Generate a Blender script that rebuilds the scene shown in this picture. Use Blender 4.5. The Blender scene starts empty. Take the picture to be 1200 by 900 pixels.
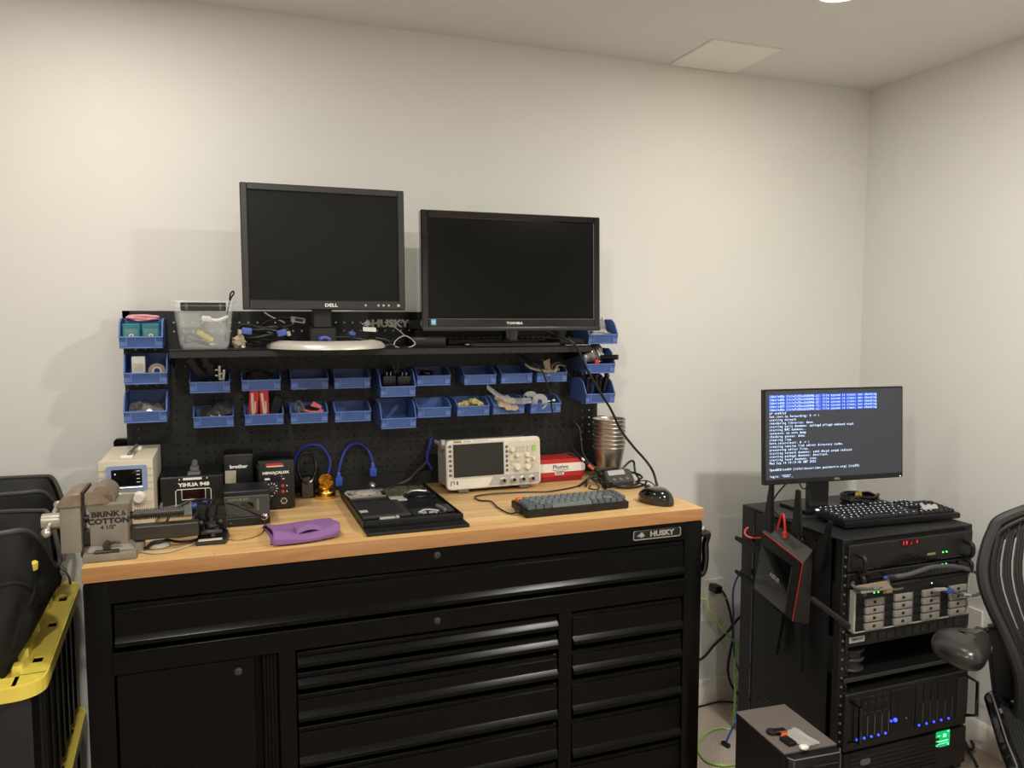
import bpy, bmesh, math, random
from mathutils import Matrix, Vector, Euler
random.seed(7)
PI = math.pi
R = math.radians
C = bpy.context.scene.collection

# ------------------------------------------------------------------ camera numbers
CAM = Vector((0.30311, -1.83253, 1.4854)); FPX = 909.886
YAW, PITCH = 0.35275, -0.08104
FWD = Vector((math.sin(YAW)*math.cos(PITCH), math.cos(YAW)*math.cos(PITCH), math.sin(PITCH)))
RGT = Vector((math.cos(YAW), -math.sin(YAW), 0)); UPV = RGT.cross(FWD)

def at(u, v, x=None, y=None, z=None):
    """point of the place on a plane x=, y= or z= measured along a sight line of the photograph"""
    d = FWD + RGT*((u-600)/FPX) - UPV*((v-450)/FPX)
    k = (x-CAM.x)/d.x if x is not None else (y-CAM.y)/d.y if y is not None else (z-CAM.z)/d.z
    return CAM + d*k

# ------------------------------------------------------------------ materials
def lin(c):
    c = c/255.0
    return c/12.92 if c <= .04045 else ((c+.055)/1.055)**2.4
def rgb(t): return (lin(t[0]), lin(t[1]), lin(t[2]), 1)

def mat(name, col, rough=.5, metal=0, var=.12, scale=60, bump=0, emit=None, es=1, trans=0, alpha=1, spec=None, coat=0, stretch=None):
    m = bpy.data.materials.new(name); m.use_nodes = True
    nt = m.node_tree; b = nt.nodes['Principled BSDF']
    c = rgb(col)
    tc = nt.nodes.new('ShaderNodeTexCoord'); nz = nt.nodes.new('ShaderNodeTexNoise')
    nz.inputs['Scale'].default_value = scale; nz.inputs['Detail'].default_value = 3
    if stretch:
        mp = nt.nodes.new('ShaderNodeMapping'); mp.inputs['Scale'].default_value = stretch
        nt.links.new(tc.outputs['Object'], mp.inputs[0]); nt.links.new(mp.outputs[0], nz.inputs['Vector'])
    else:
        nt.links.new(tc.outputs['Object'], nz.inputs['Vector'])
    rp = nt.nodes.new('ShaderNodeValToRGB')
    rp.color_ramp.elements[0].position = .3; rp.color_ramp.elements[1].position = .7
    rp.color_ramp.elements[0].color = tuple(q*(1-var) for q in c[:3])+(1,)
    rp.color_ramp.elements[1].color = tuple(min(1, q*(1+var)) for q in c[:3])+(1,)
    nt.links.new(nz.outputs['Fac'], rp.inputs[0]); nt.links.new(rp.outputs[0], b.inputs['Base Color'])
    b.inputs['Roughness'].default_value = rough; b.inputs['Metallic'].default_value = metal
    b.inputs['Transmission Weight'].default_value = trans; b.inputs['Alpha'].default_value = alpha
    b.inputs['Coat Weight'].default_value = coat
    if spec is not None: b.inputs['Specular IOR Level'].default_value = spec
    if emit:
        b.inputs['Emission Color'].default_value = rgb(emit); b.inputs['Emission Strength'].default_value = es
    if bump:
        bp = nt.nodes.new('ShaderNodeBump'); bp.inputs['Strength'].default_value = bump; bp.inputs['Distance'].default_value = .002
        nt.links.new(nz.outputs['Fac'], bp.inputs['Height']); nt.links.new(bp.outputs[0], b.inputs['Normal'])
    return m

def mat_wood():
    m = bpy.data.materials.new('butcher_block'); m.use_nodes = True
    nt = m.node_tree; N = nt.nodes; b = N['Principled BSDF']
    tc = N.new('ShaderNodeTexCoord')
    mp = N.new('ShaderNodeMapping'); nt.links.new(tc.outputs['Object'], mp.inputs[0])
    br = N.new('ShaderNodeTexBrick'); br.offset = .37; br.offset_frequency = 2
    br.inputs['Scale'].default_value = 1; br.inputs['Brick Width'].default_value = .42; br.inputs['Row Height'].default_value = .041
    br.inputs['Mortar Size'].default_value = .0006; br.inputs['Mortar Smooth'].default_value = .2; br.inputs['Bias'].default_value = -.15
    br.inputs['Color1'].default_value = rgb((211, 172, 114)); br.inputs['Color2'].default_value = rgb((231, 197, 142)); br.inputs['Mortar'].default_value = rgb((176, 130, 84))
    nt.links.new(mp.outputs[0], br.inputs['Vector'])
    m2 = N.new('ShaderNodeMapping'); m2.inputs['Scale'].default_value = (4, 55, 55); nt.links.new(tc.outputs['Object'], m2.inputs[0])
    nz = N.new('ShaderNodeTexNoise'); nz.inputs['Scale'].default_value = 1.6; nz.inputs['Detail'].default_value = 6; nz.inputs['Distortion'].default_value = .6
    nt.links.new(m2.outputs[0], nz.inputs['Vector'])
    rp = N.new('ShaderNodeValToRGB'); rp.color_ramp.elements[0].position = .32; rp.color_ramp.elements[1].position = .68
    rp.color_ramp.elements[0].color = (.74, .70, .62, 1); rp.color_ramp.elements[1].color = (1, 1, 1, 1)
    nt.links.new(nz.outputs['Fac'], rp.inputs[0])
    mx = N.new('ShaderNodeMix'); mx.data_type = 'RGBA'; mx.blend_type = 'MULTIPLY'; mx.inputs[0].default_value = .9
    nt.links.new(br.outputs['Color'], mx.inputs[6]); nt.links.new(rp.outputs[0], mx.inputs[7])
    nt.links.new(mx.outputs[2], b.inputs['Base Color']); b.inputs['Roughness'].default_value = .42
    return m

def mat_carpet():
    m = bpy.data.materials.new('carpet'); m.use_nodes = True
    nt = m.node_tree; N = nt.nodes; b = N['Principled BSDF']
    tc = N.new('ShaderNodeTexCoord'); nz = N.new('ShaderNodeTexNoise'); nz.inputs['Scale'].default_value = 260; nz.inputs['Detail'].default_value = 4
    n2 = N.new('ShaderNodeTexNoise'); n2.inputs['Scale'].default_value = 9
    nt.links.new(tc.outputs['Object'], nz.inputs['Vector']); nt.links.new(tc.outputs['Object'], n2.inputs['Vector'])
    rp = N.new('ShaderNodeValToRGB'); rp.color_ramp.elements[0].position = .35; rp.color_ramp.elements[1].position = .66
    rp.color_ramp.elements[0].color = rgb((160, 143, 131)); rp.color_ramp.elements[1].color = rgb((226, 208, 194))
    nt.links.new(nz.outputs['Fac'], rp.inputs[0])
    mx = N.new('ShaderNodeMix'); mx.data_type = 'RGBA'; mx.blend_type = 'MULTIPLY'; mx.inputs[0].default_value = .35
    nt.links.new(rp.outputs[0], mx.inputs[6]); nt.links.new(n2.outputs['Fac'], mx.inputs[7]); nt.links.new(mx.outputs[2], b.inputs['Base Color'])
    b.inputs['Roughness'].default_value = 1; b.inputs['Specular IOR Level'].default_value = .1
    bp = N.new('ShaderNodeBump'); bp.inputs['Strength'].default_value = .35; bp.inputs['Distance'].default_value = .006
    nt.links.new(nz.outputs['Fac'], bp.inputs['Height']); nt.links.new(bp.outputs[0], b.inputs['Normal'])
    return m

M = {}
def D(k, *a, **kw): M[k] = mat(k, *a, **kw)
D('wall', (219, 218, 212), .62, var=.012, scale=3, spec=.3)
D('ceiling', (222, 222, 219), .9, var=.01, scale=4)
D('ceiling_panel', (240, 237, 230), .8, var=.01)
D('trim', (226, 222, 212), .35, var=.01)
M['wood'] = mat_wood(); M['carpet'] = mat_carpet()
D('black_steel', (9, 9, 8), .24, spec=.12, var=.06, scale=220, bump=.04)
D('black_steel_dark', (9, 9, 9), .5, var=.06)
D('peg_steel', (16, 16, 15), .5, var=.06, scale=200)
D('black_plastic', (15, 15, 15), .42, var=.08)
D('black_gloss', (12, 12, 13), .08, var=.05, coat=.6)
D('black_matte', (14, 14, 14), .75, var=.1)
D('dark_grey', (46, 45, 43), .5, var=.06)
D('station_grey', (62, 62, 60), .5, var=.06)
D('mid_grey', (98, 98, 97), .5, var=.06)
D('light_grey', (168, 166, 160), .5, var=.05)
D('bezel_grey', (33, 33, 32), .38, var=.05)
D('screen_off', (8, 9, 9), .16, spec=.25, var=.02)
D('screen_matte', (15, 16, 16), .36, spec=.16, var=.02)
D('silver', (196, 190, 178), .32, metal=.85, var=.05)
D('silver_paint', (205, 200, 188), .38, metal=.35, var=.03)
D('chrome', (220, 220, 220), .12, metal=1, var=.03)
D('zinc', (190, 188, 182), .3, metal=.95, var=.1, scale=14, stretch=(1, 1, 5))
D('steel_rough', (70, 66, 60), .45, metal=.7, var=.25, scale=40, stretch=(1, 8, 8))
D('vise_paint', (126, 120, 108), .42, var=.12, scale=25)
D('vise_worn', (134, 118, 100), .4, metal=.3, var=.2, scale=60)
D('brass', (228, 180, 84), .22, metal=1, var=.1)
D('brass_wool', (180, 130, 40), .4, metal=.9, var=.5, scale=300, bump=1)
D('gold', (212, 168, 92), .25, metal=1)
D('blue_bin', (70, 98, 158), .42, var=.05)
D('blue_rim', (96, 124, 184), .38, var=.05)
D('blue_cable', (32, 52, 140), .42)
D('blue_plug', (48, 76, 176), .4)
D('vga_blue', (74, 92, 168), .45)
D('white', (228, 225, 216), .5, var=.03)
D('white_plastic', (218, 213, 200), .4, var=.03)
D('beige', (204, 195, 174), .48, var=.03)
D('beige_dark', (176, 168, 148), .5, var=.03)
D('paper_beige', (178, 160, 134), .7, var=.08)
D('lcd_frame', (134, 152, 186), .35, var=.04)
D('red', (188, 44, 40), .4, var=.06)
D('dark_red', (134, 24, 28), .45, var=.06)
D('pink', (214, 148, 160), .55, var=.06)
D('salmon', (206, 110, 106), .5, var=.06)
D('teal', (38, 120, 124), .5, var=.12, scale=90)
D('orange', (226, 96, 48), .45)
D('purple', (130, 90, 142), .92, var=.12, scale=300, bump=.5)
D('yellow', (224, 203, 84), .42, var=.05)
D('yellow_foam', (196, 180, 112), .8, var=.2, scale=120)
D('yellow_strip', (196, 186, 70), .5)
D('green_cable', (150, 190, 96), .45)
D('wire_blue', (44, 82, 160), .45)
D('red_cable', (214, 62, 56), .4)
D('key_grey', (104, 110, 111), .55, var=.05)
D('key_dark', (78, 84, 87), .55, var=.05)
D('key_black', (17, 18, 20), .5, var=.05)
D('cable_black', (14, 14, 14), .4, var=.05)
D('cable_grey', (72, 73, 74), .45, var=.05)
D('bag_black', (9, 9, 9), .8, var=.25, scale=30, bump=.35)
D('bag_lining', (70, 70, 70), .8, var=.1)
D('zip_grey', (66, 64, 60), .5)
D('pcb', (88, 84, 60), .5, var=.25, scale=120)
D('antistatic', (150, 146, 138), .22, metal=.55, var=.3, scale=40)
D('antistatic_dark', (84, 82, 80), .2, metal=.4, var=.4, scale=50)
D('clear_plastic', (228, 232, 230), .12, var=.02, alpha=.13)
D('clear_bag', (220, 220, 212), .15, var=.1, alpha=.26)
D('label_glass', (34, 12, 16), .15, var=.05)
D('rack_black', (13, 13, 13), .5, var=.08)
D('panel_brown', (24, 23, 21), .42, var=.06)
D('tower_top', (104, 97, 90), .5, var=.04)
D('tower_side', (20, 19, 18), .45, var=.04)
D('chair_frame', (34, 33, 31), .4, var=.06)
D('chair_mesh', (24, 23, 21), .6, var=.12)
D('chair_pad', (38, 36, 34), .3, var=.05)
D('sled_grey', (150, 146, 138), .42, metal=.15, var=.05)
D('cream_card', (118, 103, 86), .7, var=.06)
D('lettering_white', (232, 230, 222), .5, var=.02)
D('lettering_grey', (150, 148, 142), .45, var=.03)
D('lettering_dark', (34, 30, 26), .5)
D('lettering_gold', (150, 136, 96), .5)
D('led_red', (255, 30, 30), .5, emit=(255, 40, 36), es=2.2)
D('led_green', (60, 255, 80), .5, emit=(70, 255, 80), es=2.2)
D('led_blue', (30, 50, 255), .5, emit=(40, 60, 255), es=3)
D('led_white', (240, 245, 255), .5, emit=(225, 236, 255), es=1.0)
D('key_backlight', (200, 215, 240), .5, emit=(205, 222, 255), es=.6)
D('ups_lcd', (20, 150, 90), .4, emit=(10, 190, 100), es=.55)
D('ups_text', (170, 255, 210), .4, emit=(150, 255, 200), es=1.2)
D('term_bg', (26, 27, 30), .35, emit=(66, 69, 76), es=.42, var=.01)
D('term_text', (210, 225, 255), .5, emit=(170, 205, 255), es=.9)
D('term_blue', (40, 80, 200), .5, emit=(40, 78, 176), es=.32)
D('lamp_lens', (255, 250, 240), .5, emit=(255, 244, 226), es=7)
D('scope_screen', (40, 40, 36), .14, var=.02)
D('sticker_blue', (96, 168, 214), .5)

# ------------------------------------------------------------------ mesh builder
MW = {}
_fonts = {}
def text_geo(body, bold=0.0):
    k = (body, bold)
    if k not in _fonts:
        cu = bpy.data.curves.new('t', 'FONT'); cu.body = body; cu.size = 1; cu.offset = bold; cu.resolution_u = 2
        cu.align_x = 'CENTER'; cu.align_y = 'CENTER'
        ob = bpy.data.objects.new('t', cu); C.objects.link(ob)
        dg = bpy.context.evaluated_depsgraph_get(); dg.update()
        me = bpy.data.meshes.new_from_object(ob.evaluated_get(dg))
        vs = [v.co.copy() for v in me.vertices]; fs = [tuple(p.vertices) for p in me.polygons]
        bpy.data.objects.remove(ob); bpy.data.curves.remove(cu); bpy.data.meshes.remove(me)
        _fonts[k] = (vs, fs)
    return _fonts[k]

def catmull(pts, n=6):
    pts = [Vector(p) for p in pts]
    if len(pts) < 3: return pts
    q = [2*pts[0]-pts[1]]+pts+[2*pts[-1]-pts[-2]]; out = []
    for i in range(1, len(q)-2):
        a, b, c, d = q[i-1:i+3]
        for k in range(n):
            t = k/n
            out.append(.5*((2*b)+(c-a)*t+(2*a-5*b+4*c-d)*t*t+(3*b-a-3*c+d)*t**3))
    out.append(pts[-1]); return out

def frame(origin, xd, yd):
    """matrix with local x along xd, local y near yd"""
    x = Vector(xd).normalized(); y = Vector(yd); y = (y-x*y.dot(x)).normalized(); z = x.cross(y)
    m = Matrix((x, y, z)).transposed().to_4x4(); m.translation = Vector(origin); return m
FRONT = lambda x, y, z: frame((x, y, z), (1, 0, 0), (0, 0, 1))     # local xy = world xz, local +z = world -y
LEFTF = lambda x, y, z: frame((x, y, z), (0, -1, 0), (0, 0, 1))    # faces world -x

class MB:
    def __init__(s): s.bm = bmesh.new(); s.M = Matrix()
    def _take(s, b2, Mx=None):
        mx = s.M @ Mx if Mx is not None else s.M
        vm = {}
        for v in b2.verts: vm[v] = s.bm.verts.new(mx @ v.co)
        for f in b2.faces:
            try: s.bm.faces.new([vm[v] for v in f.verts])
            except ValueError: pass
        b2.free(); return s
    def box(s, c, d, bev=0, rot=None, seg=1, top=None):
        b = bmesh.new(); bmesh.ops.create_cube(b, size=1)
        for v in b.verts:
            k = (1, 1)
            if top and v.co.z > 0: k = top
            v.co = Vector((v.co.x*d[0]*k[0], v.co.y*d[1]*k[1], v.co.z*d[2]))
        if bev: bmesh.ops.bevel(b, geom=b.edges[:], offset=min(bev, min(d)*.49), segments=seg, profile=.6, affect='EDGES')
        m = Matrix.Translation(Vector(c))
        if rot: m = m @ Euler(rot).to_matrix().to_4x4()
        return s._take(b, m)
    def bx(s, x0, x1, y0, y1, z0, z1, bev=0, seg=1):
        return s.box(((x0+x1)/2, (y0+y1)/2, (z0+z1)/2), (abs(x1-x0), abs(y1-y0), abs(z1-z0)), bev, seg=seg)
    def cyl(s, p0, p1, r0, r1=None, n=16, caps=True):
        p0, p1 = Vector(p0), Vector(p1); r1 = r0 if r1 is None else r1
        b = bmesh.new(); L = (p1-p0).length
        bmesh.ops.create_cone(b, cap_ends=caps, segments=n, radius1=max(r0, 1e-5), radius2=max(r1, 1e-5), depth=L)
        m = Matrix.Translation((p0+p1)/2) @ (p1-p0).to_track_quat('Z', 'Y').to_matrix().to_4x4()
        return s._take(b, m)
    def sph(s, c, r, sc=(1, 1, 1), n=12, rot=None):
        b = bmesh.new(); bmesh.ops.create_uvsphere(b, u_segments=n*2, v_segments=n, radius=r)
        m = Matrix.Translation(Vector(c))
        if rot: m = m @ Euler(rot).to_matrix().to_4x4()
        return s._take(b, m @ Matrix.Diagonal((*sc, 1)))
    def tube(s, pts, r, n=8, sm=6, closed=False, flat=1):
        P = catmull(pts, sm) if sm else [Vector(p) for p in pts]
        if closed and (P[0]-P[-1]).length < 1e-6: P = P[:-1]
        b = bmesh.new(); rings = []; prev = None; N = len(P)
        for i, p in enumerate(P):
            if closed: t = P[(i+1) % N]-P[i-1]
            else: t = P[min(i+1, N-1)]-P[max(i-1, 0)]
            if t.length < 1e-9: t = Vector((0, 0, 1))
            t.normalize()
            if prev is None:
                prev = t.orthogonal().normalized()
                up = Vector((0, 0, 1))
                if abs(t.z) < .9: prev = (up-t*up.dot(t)).normalized()
            prev = (prev-t*prev.dot(t))
            if prev.length < 1e-6: prev = t.orthogonal()
            prev.normalize(); w = t.cross(prev)
            rr = r(i/max(1, N-1)) if callable(r) else r
            rings.append([b.verts.new(p+prev*math.cos(2*PI*k/n)*rr*flat+w*math.sin(2*PI*k/n)*rr) for k in range(n)])
        for i in range(N if closed else N-1):
            a, c = rings[i], rings[(i+1) % N]
            for k in range(n): b.faces.new((a[k], a[(k+1) % n], c[(k+1) % n], c[k]))
        if not closed: b.faces.new(rings[0][::-1]); b.faces.new(rings[-1])
        return s._take(b)
    def lathe(s, prof, Mx=None, n=24):
        b = bmesh.new(); rings = []
        for r, z in prof:
            if r < 1e-6: rings.append([b.verts.new((0, 0, z))])
            else: rings.append([b.verts.new((r*math.cos(2*PI*k/n), r*math.sin(2*PI*k/n), z)) for k in range(n)])
        for a, c in zip(rings[:-1], rings[1:]):
            for k in range(n):
                l = (k+1) % n
                if len(a) == 1 and len(c) > 1: b.faces.new((a[0], c[l], c[k]))
                elif len(c) == 1 and len(a) > 1: b.faces.new((a[k], a[l], c[0]))
                elif len(a) > 1: b.faces.new((a[k], a[l], c[l], c[k]))
        return s._take(b, Mx)
    def prism(s, poly, h, Mx=None, bev=0, seg=1, z0=0):
        b = bmesh.new()
        lo = [b.verts.new((x, y, z0)) for x, y in poly]; hi = [b.verts.new((x, y, z0+h)) for x, y in poly]
        b.faces.new(lo[::-1]); b.faces.new(hi); n = len(poly)
        for i in range(n): b.faces.new((lo[i], lo[(i+1) % n], hi[(i+1) % n], hi[i]))
        bmesh.ops.recalc_face_normals(b, faces=b.faces[:])
        if bev: bmesh.ops.bevel(b, geom=b.edges[:], offset=bev, segments=seg, affect='EDGES')
        return s._take(b, Mx)
    def hexa(s, lo, hi, bev=0):
        """solid from two quads of corner points"""
        b = bmesh.new(); a = [b.verts.new(Vector(p)) for p in lo]; c = [b.verts.new(Vector(p)) for p in hi]
        b.faces.new(a[::-1]); b.faces.new(c); n = len(a)
        for i in range(n): b.faces.new((a[i], a[(i+1) % n], c[(i+1) % n], c[i]))
        bmesh.ops.recalc_face_normals(b, faces=b.faces[:])
        if bev: bmesh.ops.bevel(b, geom=b.edges[:], offset=bev, segments=2, affect='EDGES')
        return s._take(b)
    def grid(s, fn, nu, nv, cu=False, cv=False):
        b = bmesh.new()
        V = [[b.verts.new(fn(i/(nu if cu else nu-1), j/(nv if cv else nv-1))) for j in range(nv)] for i in range(nu)]
        for i in range(nu if cu else nu-1):
            for j in range(nv if cv else nv-1):
                b.faces.new((V[i][j], V[(i+1) % nu][j], V[(i+1) % nu][(j+1) % nv], V[i][(j+1) % nv]))
        return s._take(b)
    def rounded(s, w, h, r, d, Mx=None, n=5, bev=0):
        return s.prism(rrect(w, h, r, n), d, Mx, bev)
    def text(s, body, size, Mx, depth=.0006, bold=0.0, sx=1):
        vs, fs = text_geo(body, bold); b = bmesh.new()
        V = [b.verts.new((v.x*size*sx, v.y*size, 0)) for v in vs]
        for f in fs:
            try: b.faces.new([V[i] for i in f])
            except ValueError: pass
        if depth:
            r = bmesh.ops.extrude_face_region(b, geom=b.faces[:])
            for v in r['geom']:
                if isinstance(v, bmesh.types.BMVert): v.co.z += depth
        return s._take(b, Mx)
    def each(s, name, m, parent=None):
        """every separate piece becomes a part of its own"""
        todo = set(s.bm.verts); out = []
        while todo:
            st = [todo.pop()]; isl = set(st)
            while st:
                v = st.pop()
                for e in v.link_edges:
                    o = e.other_vert(v)
                    if o not in isl: isl.add(o); todo.discard(o); st.append(o)
            mb = MB(); vm = {v: mb.bm.verts.new(v.co) for v in isl}
            for f in {f for v in isl for f in v.link_faces}: mb.bm.faces.new([vm[v] for v in f.verts])
            out.append(mb.build(name, m, parent))
        s.bm.free(); return out
    def build(s, name, m, parent=None, world=True, smooth=35, solid=0):
        me = bpy.data.meshes.new(name)
        bmesh.ops.remove_doubles(s.bm, verts=s.bm.verts[:], dist=1e-6)
        if parent is not None and world and parent.name in MW:
            s.bm.transform(MW[parent.name].inverted())
        bmesh.ops.recalc_face_normals(s.bm, faces=s.bm.faces[:])
        s.bm.to_mesh(me); s.bm.free()
        if smooth:
            for p in me.polygons: p.use_smooth = True
            me.set_sharp_from_angle(angle=R(smooth))
        me.materials.append(M[m] if isinstance(m, str) else m)
        o = bpy.data.objects.new(name, me); C.objects.link(o)
        if parent is not None:
            o.parent = parent
            if parent.name in MW: MW[o.name] = MW[parent.name]
        if solid:
            md = o.modifiers.new('thick', 'SOLIDIFY'); md.thickness = solid; md.offset = 0
        return o

def rrect(w, h, r, n=5):
    out = []
    for cx, cy, a0 in ((w/2-r, h/2-r, 0), (-w/2+r, h/2-r, 90), (-w/2+r, -h/2+r, 180), (w/2-r, -h/2+r, 270)):
        for k in range(n+1):
            a = R(a0+90*k/n); out.append((cx+r*math.cos(a), cy+r*math.sin(a)))
    return out

def tag(o, label, cat, group=None):
    o['label'] = label; o['category'] = cat
    if group: o['group'] = group
    return o
def thing(name, label, cat, loc=(0, 0, 0), rz=0, group=None):
    o = bpy.data.objects.new(name, None); C.objects.link(o); o.empty_display_size = .05
    o.location = loc; o.rotation_euler = (0, 0, rz); tag(o, label, cat, group)
    MW[o.name] = Matrix.Translation(Vector(loc)) @ Matrix.Rotation(rz, 4, 'Z')
    return o
def struct(o): o['kind'] = 'structure'; return o
def dup(root, loc, rz=None, label=None):
    r = root.copy(); C.objects.link(r); r.location = loc
    if rz is not None: r.rotation_euler = (0, 0, rz)
    MW[r.name] = Matrix.Translation(Vector(loc)) @ Matrix.Rotation(r.rotation_euler.z, 4, 'Z')
    if label: r['label'] = label
    for ch in list(root.children):
        c = ch.copy(); C.objects.link(c); c.parent = r; MW[c.name] = MW[r.name]
        for g in ch.children:
            d = g.copy(); C.objects.link(d); d.parent = c
    return r
def cable(name, pts, r, m, label, cat='cable', group=None, n=7):
    o = MB().tube(pts, r, n=n).build(name, m); return tag(o, label, cat, group)

H = .96            # worktop height
YB = .60           # front of the pegboard
YW = .66           # back wall
XR = 2.743         # right wall
HC = 2.40          # ceiling
RY = -.06          # rack front
RT = .84           # rack top

# ================================================================== the room
XL, YF = -1.75, -3.7
struct(MB().bx(XL-.1, XR+.1, YF-.1, YW+.1, -.1, 0).build('floor', 'carpet'))['label'] = 'brown grey carpet'
struct(MB().bx(XL-.1, XR+.1, YF-.1, YW+.1, HC, HC+.1).build('ceiling', 'ceiling'))['label'] = 'flat pale ceiling'
struct(MB().bx(XL-.1, XR+.1, YW, YW+.1, 0, HC).build('wall_back', 'wall'))['label'] = 'plain pale wall behind the workbench'
struct(MB().bx(XR, XR+.1, YF, YW, 0, HC).build('wall_right', 'wall'))['label'] = 'plain pale wall beside the server rack'
struct(MB().bx(XL-.1, XL, YF, YW, 0, HC).build('wall_left', 'wall'))
struct(MB().bx(XL-.1, XR+.1, YF-.1, YF, 0, HC).build('wall_front', 'wall'))
bprof = [(0, 0), (.014, 0), (.014, .062), (.011, .068), (.011, .076), (.007, .084), (.004, .09), (0, .09)]
struct(MB().prism(bprof, XR-XL, frame((XL, YW, 0), (0, -1, 0), (0, 0, 1)) @ Matrix.Translation((0, 0, -(XR-XL)))).build('baseboard_back', 'trim'))
struct(MB().prism(bprof, YW-YF, frame((XR, YW, 0), (-1, 0, 0), (0, 0, 1)) @ Matrix.Translation((0, 0, -(YW-YF)))).build('baseboard_right', 'trim'))
# flush panel in the ceiling
p = thing('ceiling_access_panel', 'square white access panel set in the ceiling above the back wall', 'panel', (1.955, .52, HC))
MB().bx(1.822, 2.088, .39, .65, HC-.004, HC+.001).build('panel', 'ceiling_panel', p)
fr = MB()
for a in ((1.815, 1.822, .383, .656), (2.088, 2.095, .383, .656), (1.822, 2.088, .383, .39), (1.822, 2.088, .65, .656)):
    fr.bx(a[0], a[1], a[2], a[3], HC-.003, HC+.001)
fr.build('frame', 'ceiling', p)
# recessed lamps
def downlight(x, y, power, label, spread=150, col=(1, .96, .897)):
    t = thing('recessed_ceiling_light', label, 'ceiling light', (x, y, HC), 0, 'recessed ceiling lights')
    MB().lathe([(.062, -.001), (.0635, -.005), (.072, -.005), (.075, -.001)], Matrix.Translation((x, y, HC)), 32).build('trim_ring', 'trim', t)
    MB().lathe([(0, -.002), (.062, -.002)], Matrix.Translation((x, y, HC)), 32).build('lens', 'lamp_lens', t)
    l = bpy.data.lights.new('downlight_beam', 'AREA'); l.shape = 'DISK'; l.size = .12; l.energy = power; l.color = col
    o = bpy.data.objects.new('downlight_beam', l); C.objects.link(o); o.location = (x, y, HC-.008)
LAMPS = [(1.94, -.045, 2.8, 'round lit ceiling lamp in front of the access panel'),
         (.0, .04, 4.6, 'round lit ceiling lamp above the bench vise and tool bags'),
         (1.8, -1.1, 18.5, 'round lit ceiling lamp over the desk chair'),
         (.1, -1.5, 18, 'round lit ceiling lamp further back from the workbench'),
         (1.0, -2.8, 13, 'round lit ceiling lamp at the back of the room')]
for a in LAMPS: downlight(*a)

# wall outlet
o = at(835, 712, y=YW)
t = thing('wall_outlet', 'white duplex wall outlet with a black plug between bench and rack', 'outlet', (2.055, YW, .40))
MB().rounded(.09, .165, .006, .006, FRONT(2.055, YW, .405)).build('cover_plate', 'trim', t)
b = MB()
for dz in (.036, -.036): MB().rounded(.036, .042, .014, .004, FRONT(2.055, YW-.005, .405+dz)).build('socket', 'white_plastic', t)
tw = tag(MB().rounded(.075, .12, .004, .006, LEFTF(XR, .10, .42)).build('wall_outlet', 'trim'), 'white outlet plate on the wall behind the rack and chair', 'outlet')

# ================================================================== tool cabinet
BW = 1.555
t = thing('tool_cabinet', 'black steel rolling tool cabinet with drawers and a door under the wooden worktop', 'tool cabinet', (BW/2, .3, 0))
ZT = .9255
b = MB()
b.bx(0, BW, .055, .585, .135, ZT-.001)
b.bx(0, .055, .004, .06, .135, ZT-.002, .008, 2); b.bx(BW-.06, BW, .004, .06, .135, ZT-.002, .008, 2)
b.bx(.05, BW-.055, .004, .06, .874, ZT-.002, .001)
b.bx(.05, BW-.055, .002, .06, .712, .764, .0045, 4)
b.bx(.398, .437, .004, .06, .135, .72, .001); b.bx(1.112, 1.150, .004, .06, .135, .72, .001)
b.bx(.05, BW-.055, .006, .06, .135, .16)
body = b.build('cabinet_body', 'black_steel', t)
def drawer(x0, x1, zb, zt):
    g = .0035
    zb += .0125; zt -= .002; y0 = .012
    r_ = .0045
    arc = [(y0+r_-r_*math.sin(k*PI/16), zt-r_+r_*math.cos(k*PI/16)) for k in range(9)]
    a2 = [(y0-.004-.0012*math.sin(k*PI/12), zt-.0125-.0012*(1-math.cos(k*PI/12))) for k in range(7)]
    a3 = [(y0-.0142, zb+.0135), (y0-.0152, zb+.0120)]
    pr = arc+[(y0, zt-.0112)]+a2+[(y0-.0052, zb+.0235)]+a3+[(y0-.0152, zb+.003), (y0-.010, zb), (.05, zb), (.05, zt)]
    d = MB(); d.prism([(-y, z) for y, z in pr], x1-x0-2*g, frame((x0+g, 0, 0), (0, -1, 0), (0, 0, 1)) @ Matrix.Scale(-1, 4, (0, 0, 1)))
    return d.build('drawer', 'black_steel', t, smooth=18)
drawer(.055, 1.497, .7625, .872)
for zt, zb in ((.707, .656), (.655, .604), (.602, .523), (.521, .411), (.409, .30), (.298, .16)): drawer(.437, 1.112, zb, zt)
for zt, zb in ((.708, .606), (.604, .524), (.521, .413), (.411, .29), (.288, .16)): drawer(1.150, 1.495, zb, zt)
d = MB().bx(.058, .345, .004, .03, .165, .7105, .002).build('door', 'black_steel', t)
g = MB()
for k in range(4): g.cyl((.366+k*.008, .014, .168), (.366+k*.008, .014, .708), .0052, n=10)
g.bx(.361, .396, .015, .03, .166, .71)
g.build('pull', 'black_steel', d)
def lock(x, z, par, nm='lock', y=.004):
    MB().lathe([(0, .005), (.006, .005), (.0085, .003), (.0095, 0)], FRONT(x, y, z), 20).build(nm, 'dark_grey', par)
    MB().bx(x-.0008, x+.0008, y-.0056, y-.0045, z-.004, z+.004).build('keyhole', 'black_gloss', par)
lock(.781, .905, body); lock(.780, .738, body); lock(.309, .682, d)
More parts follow.
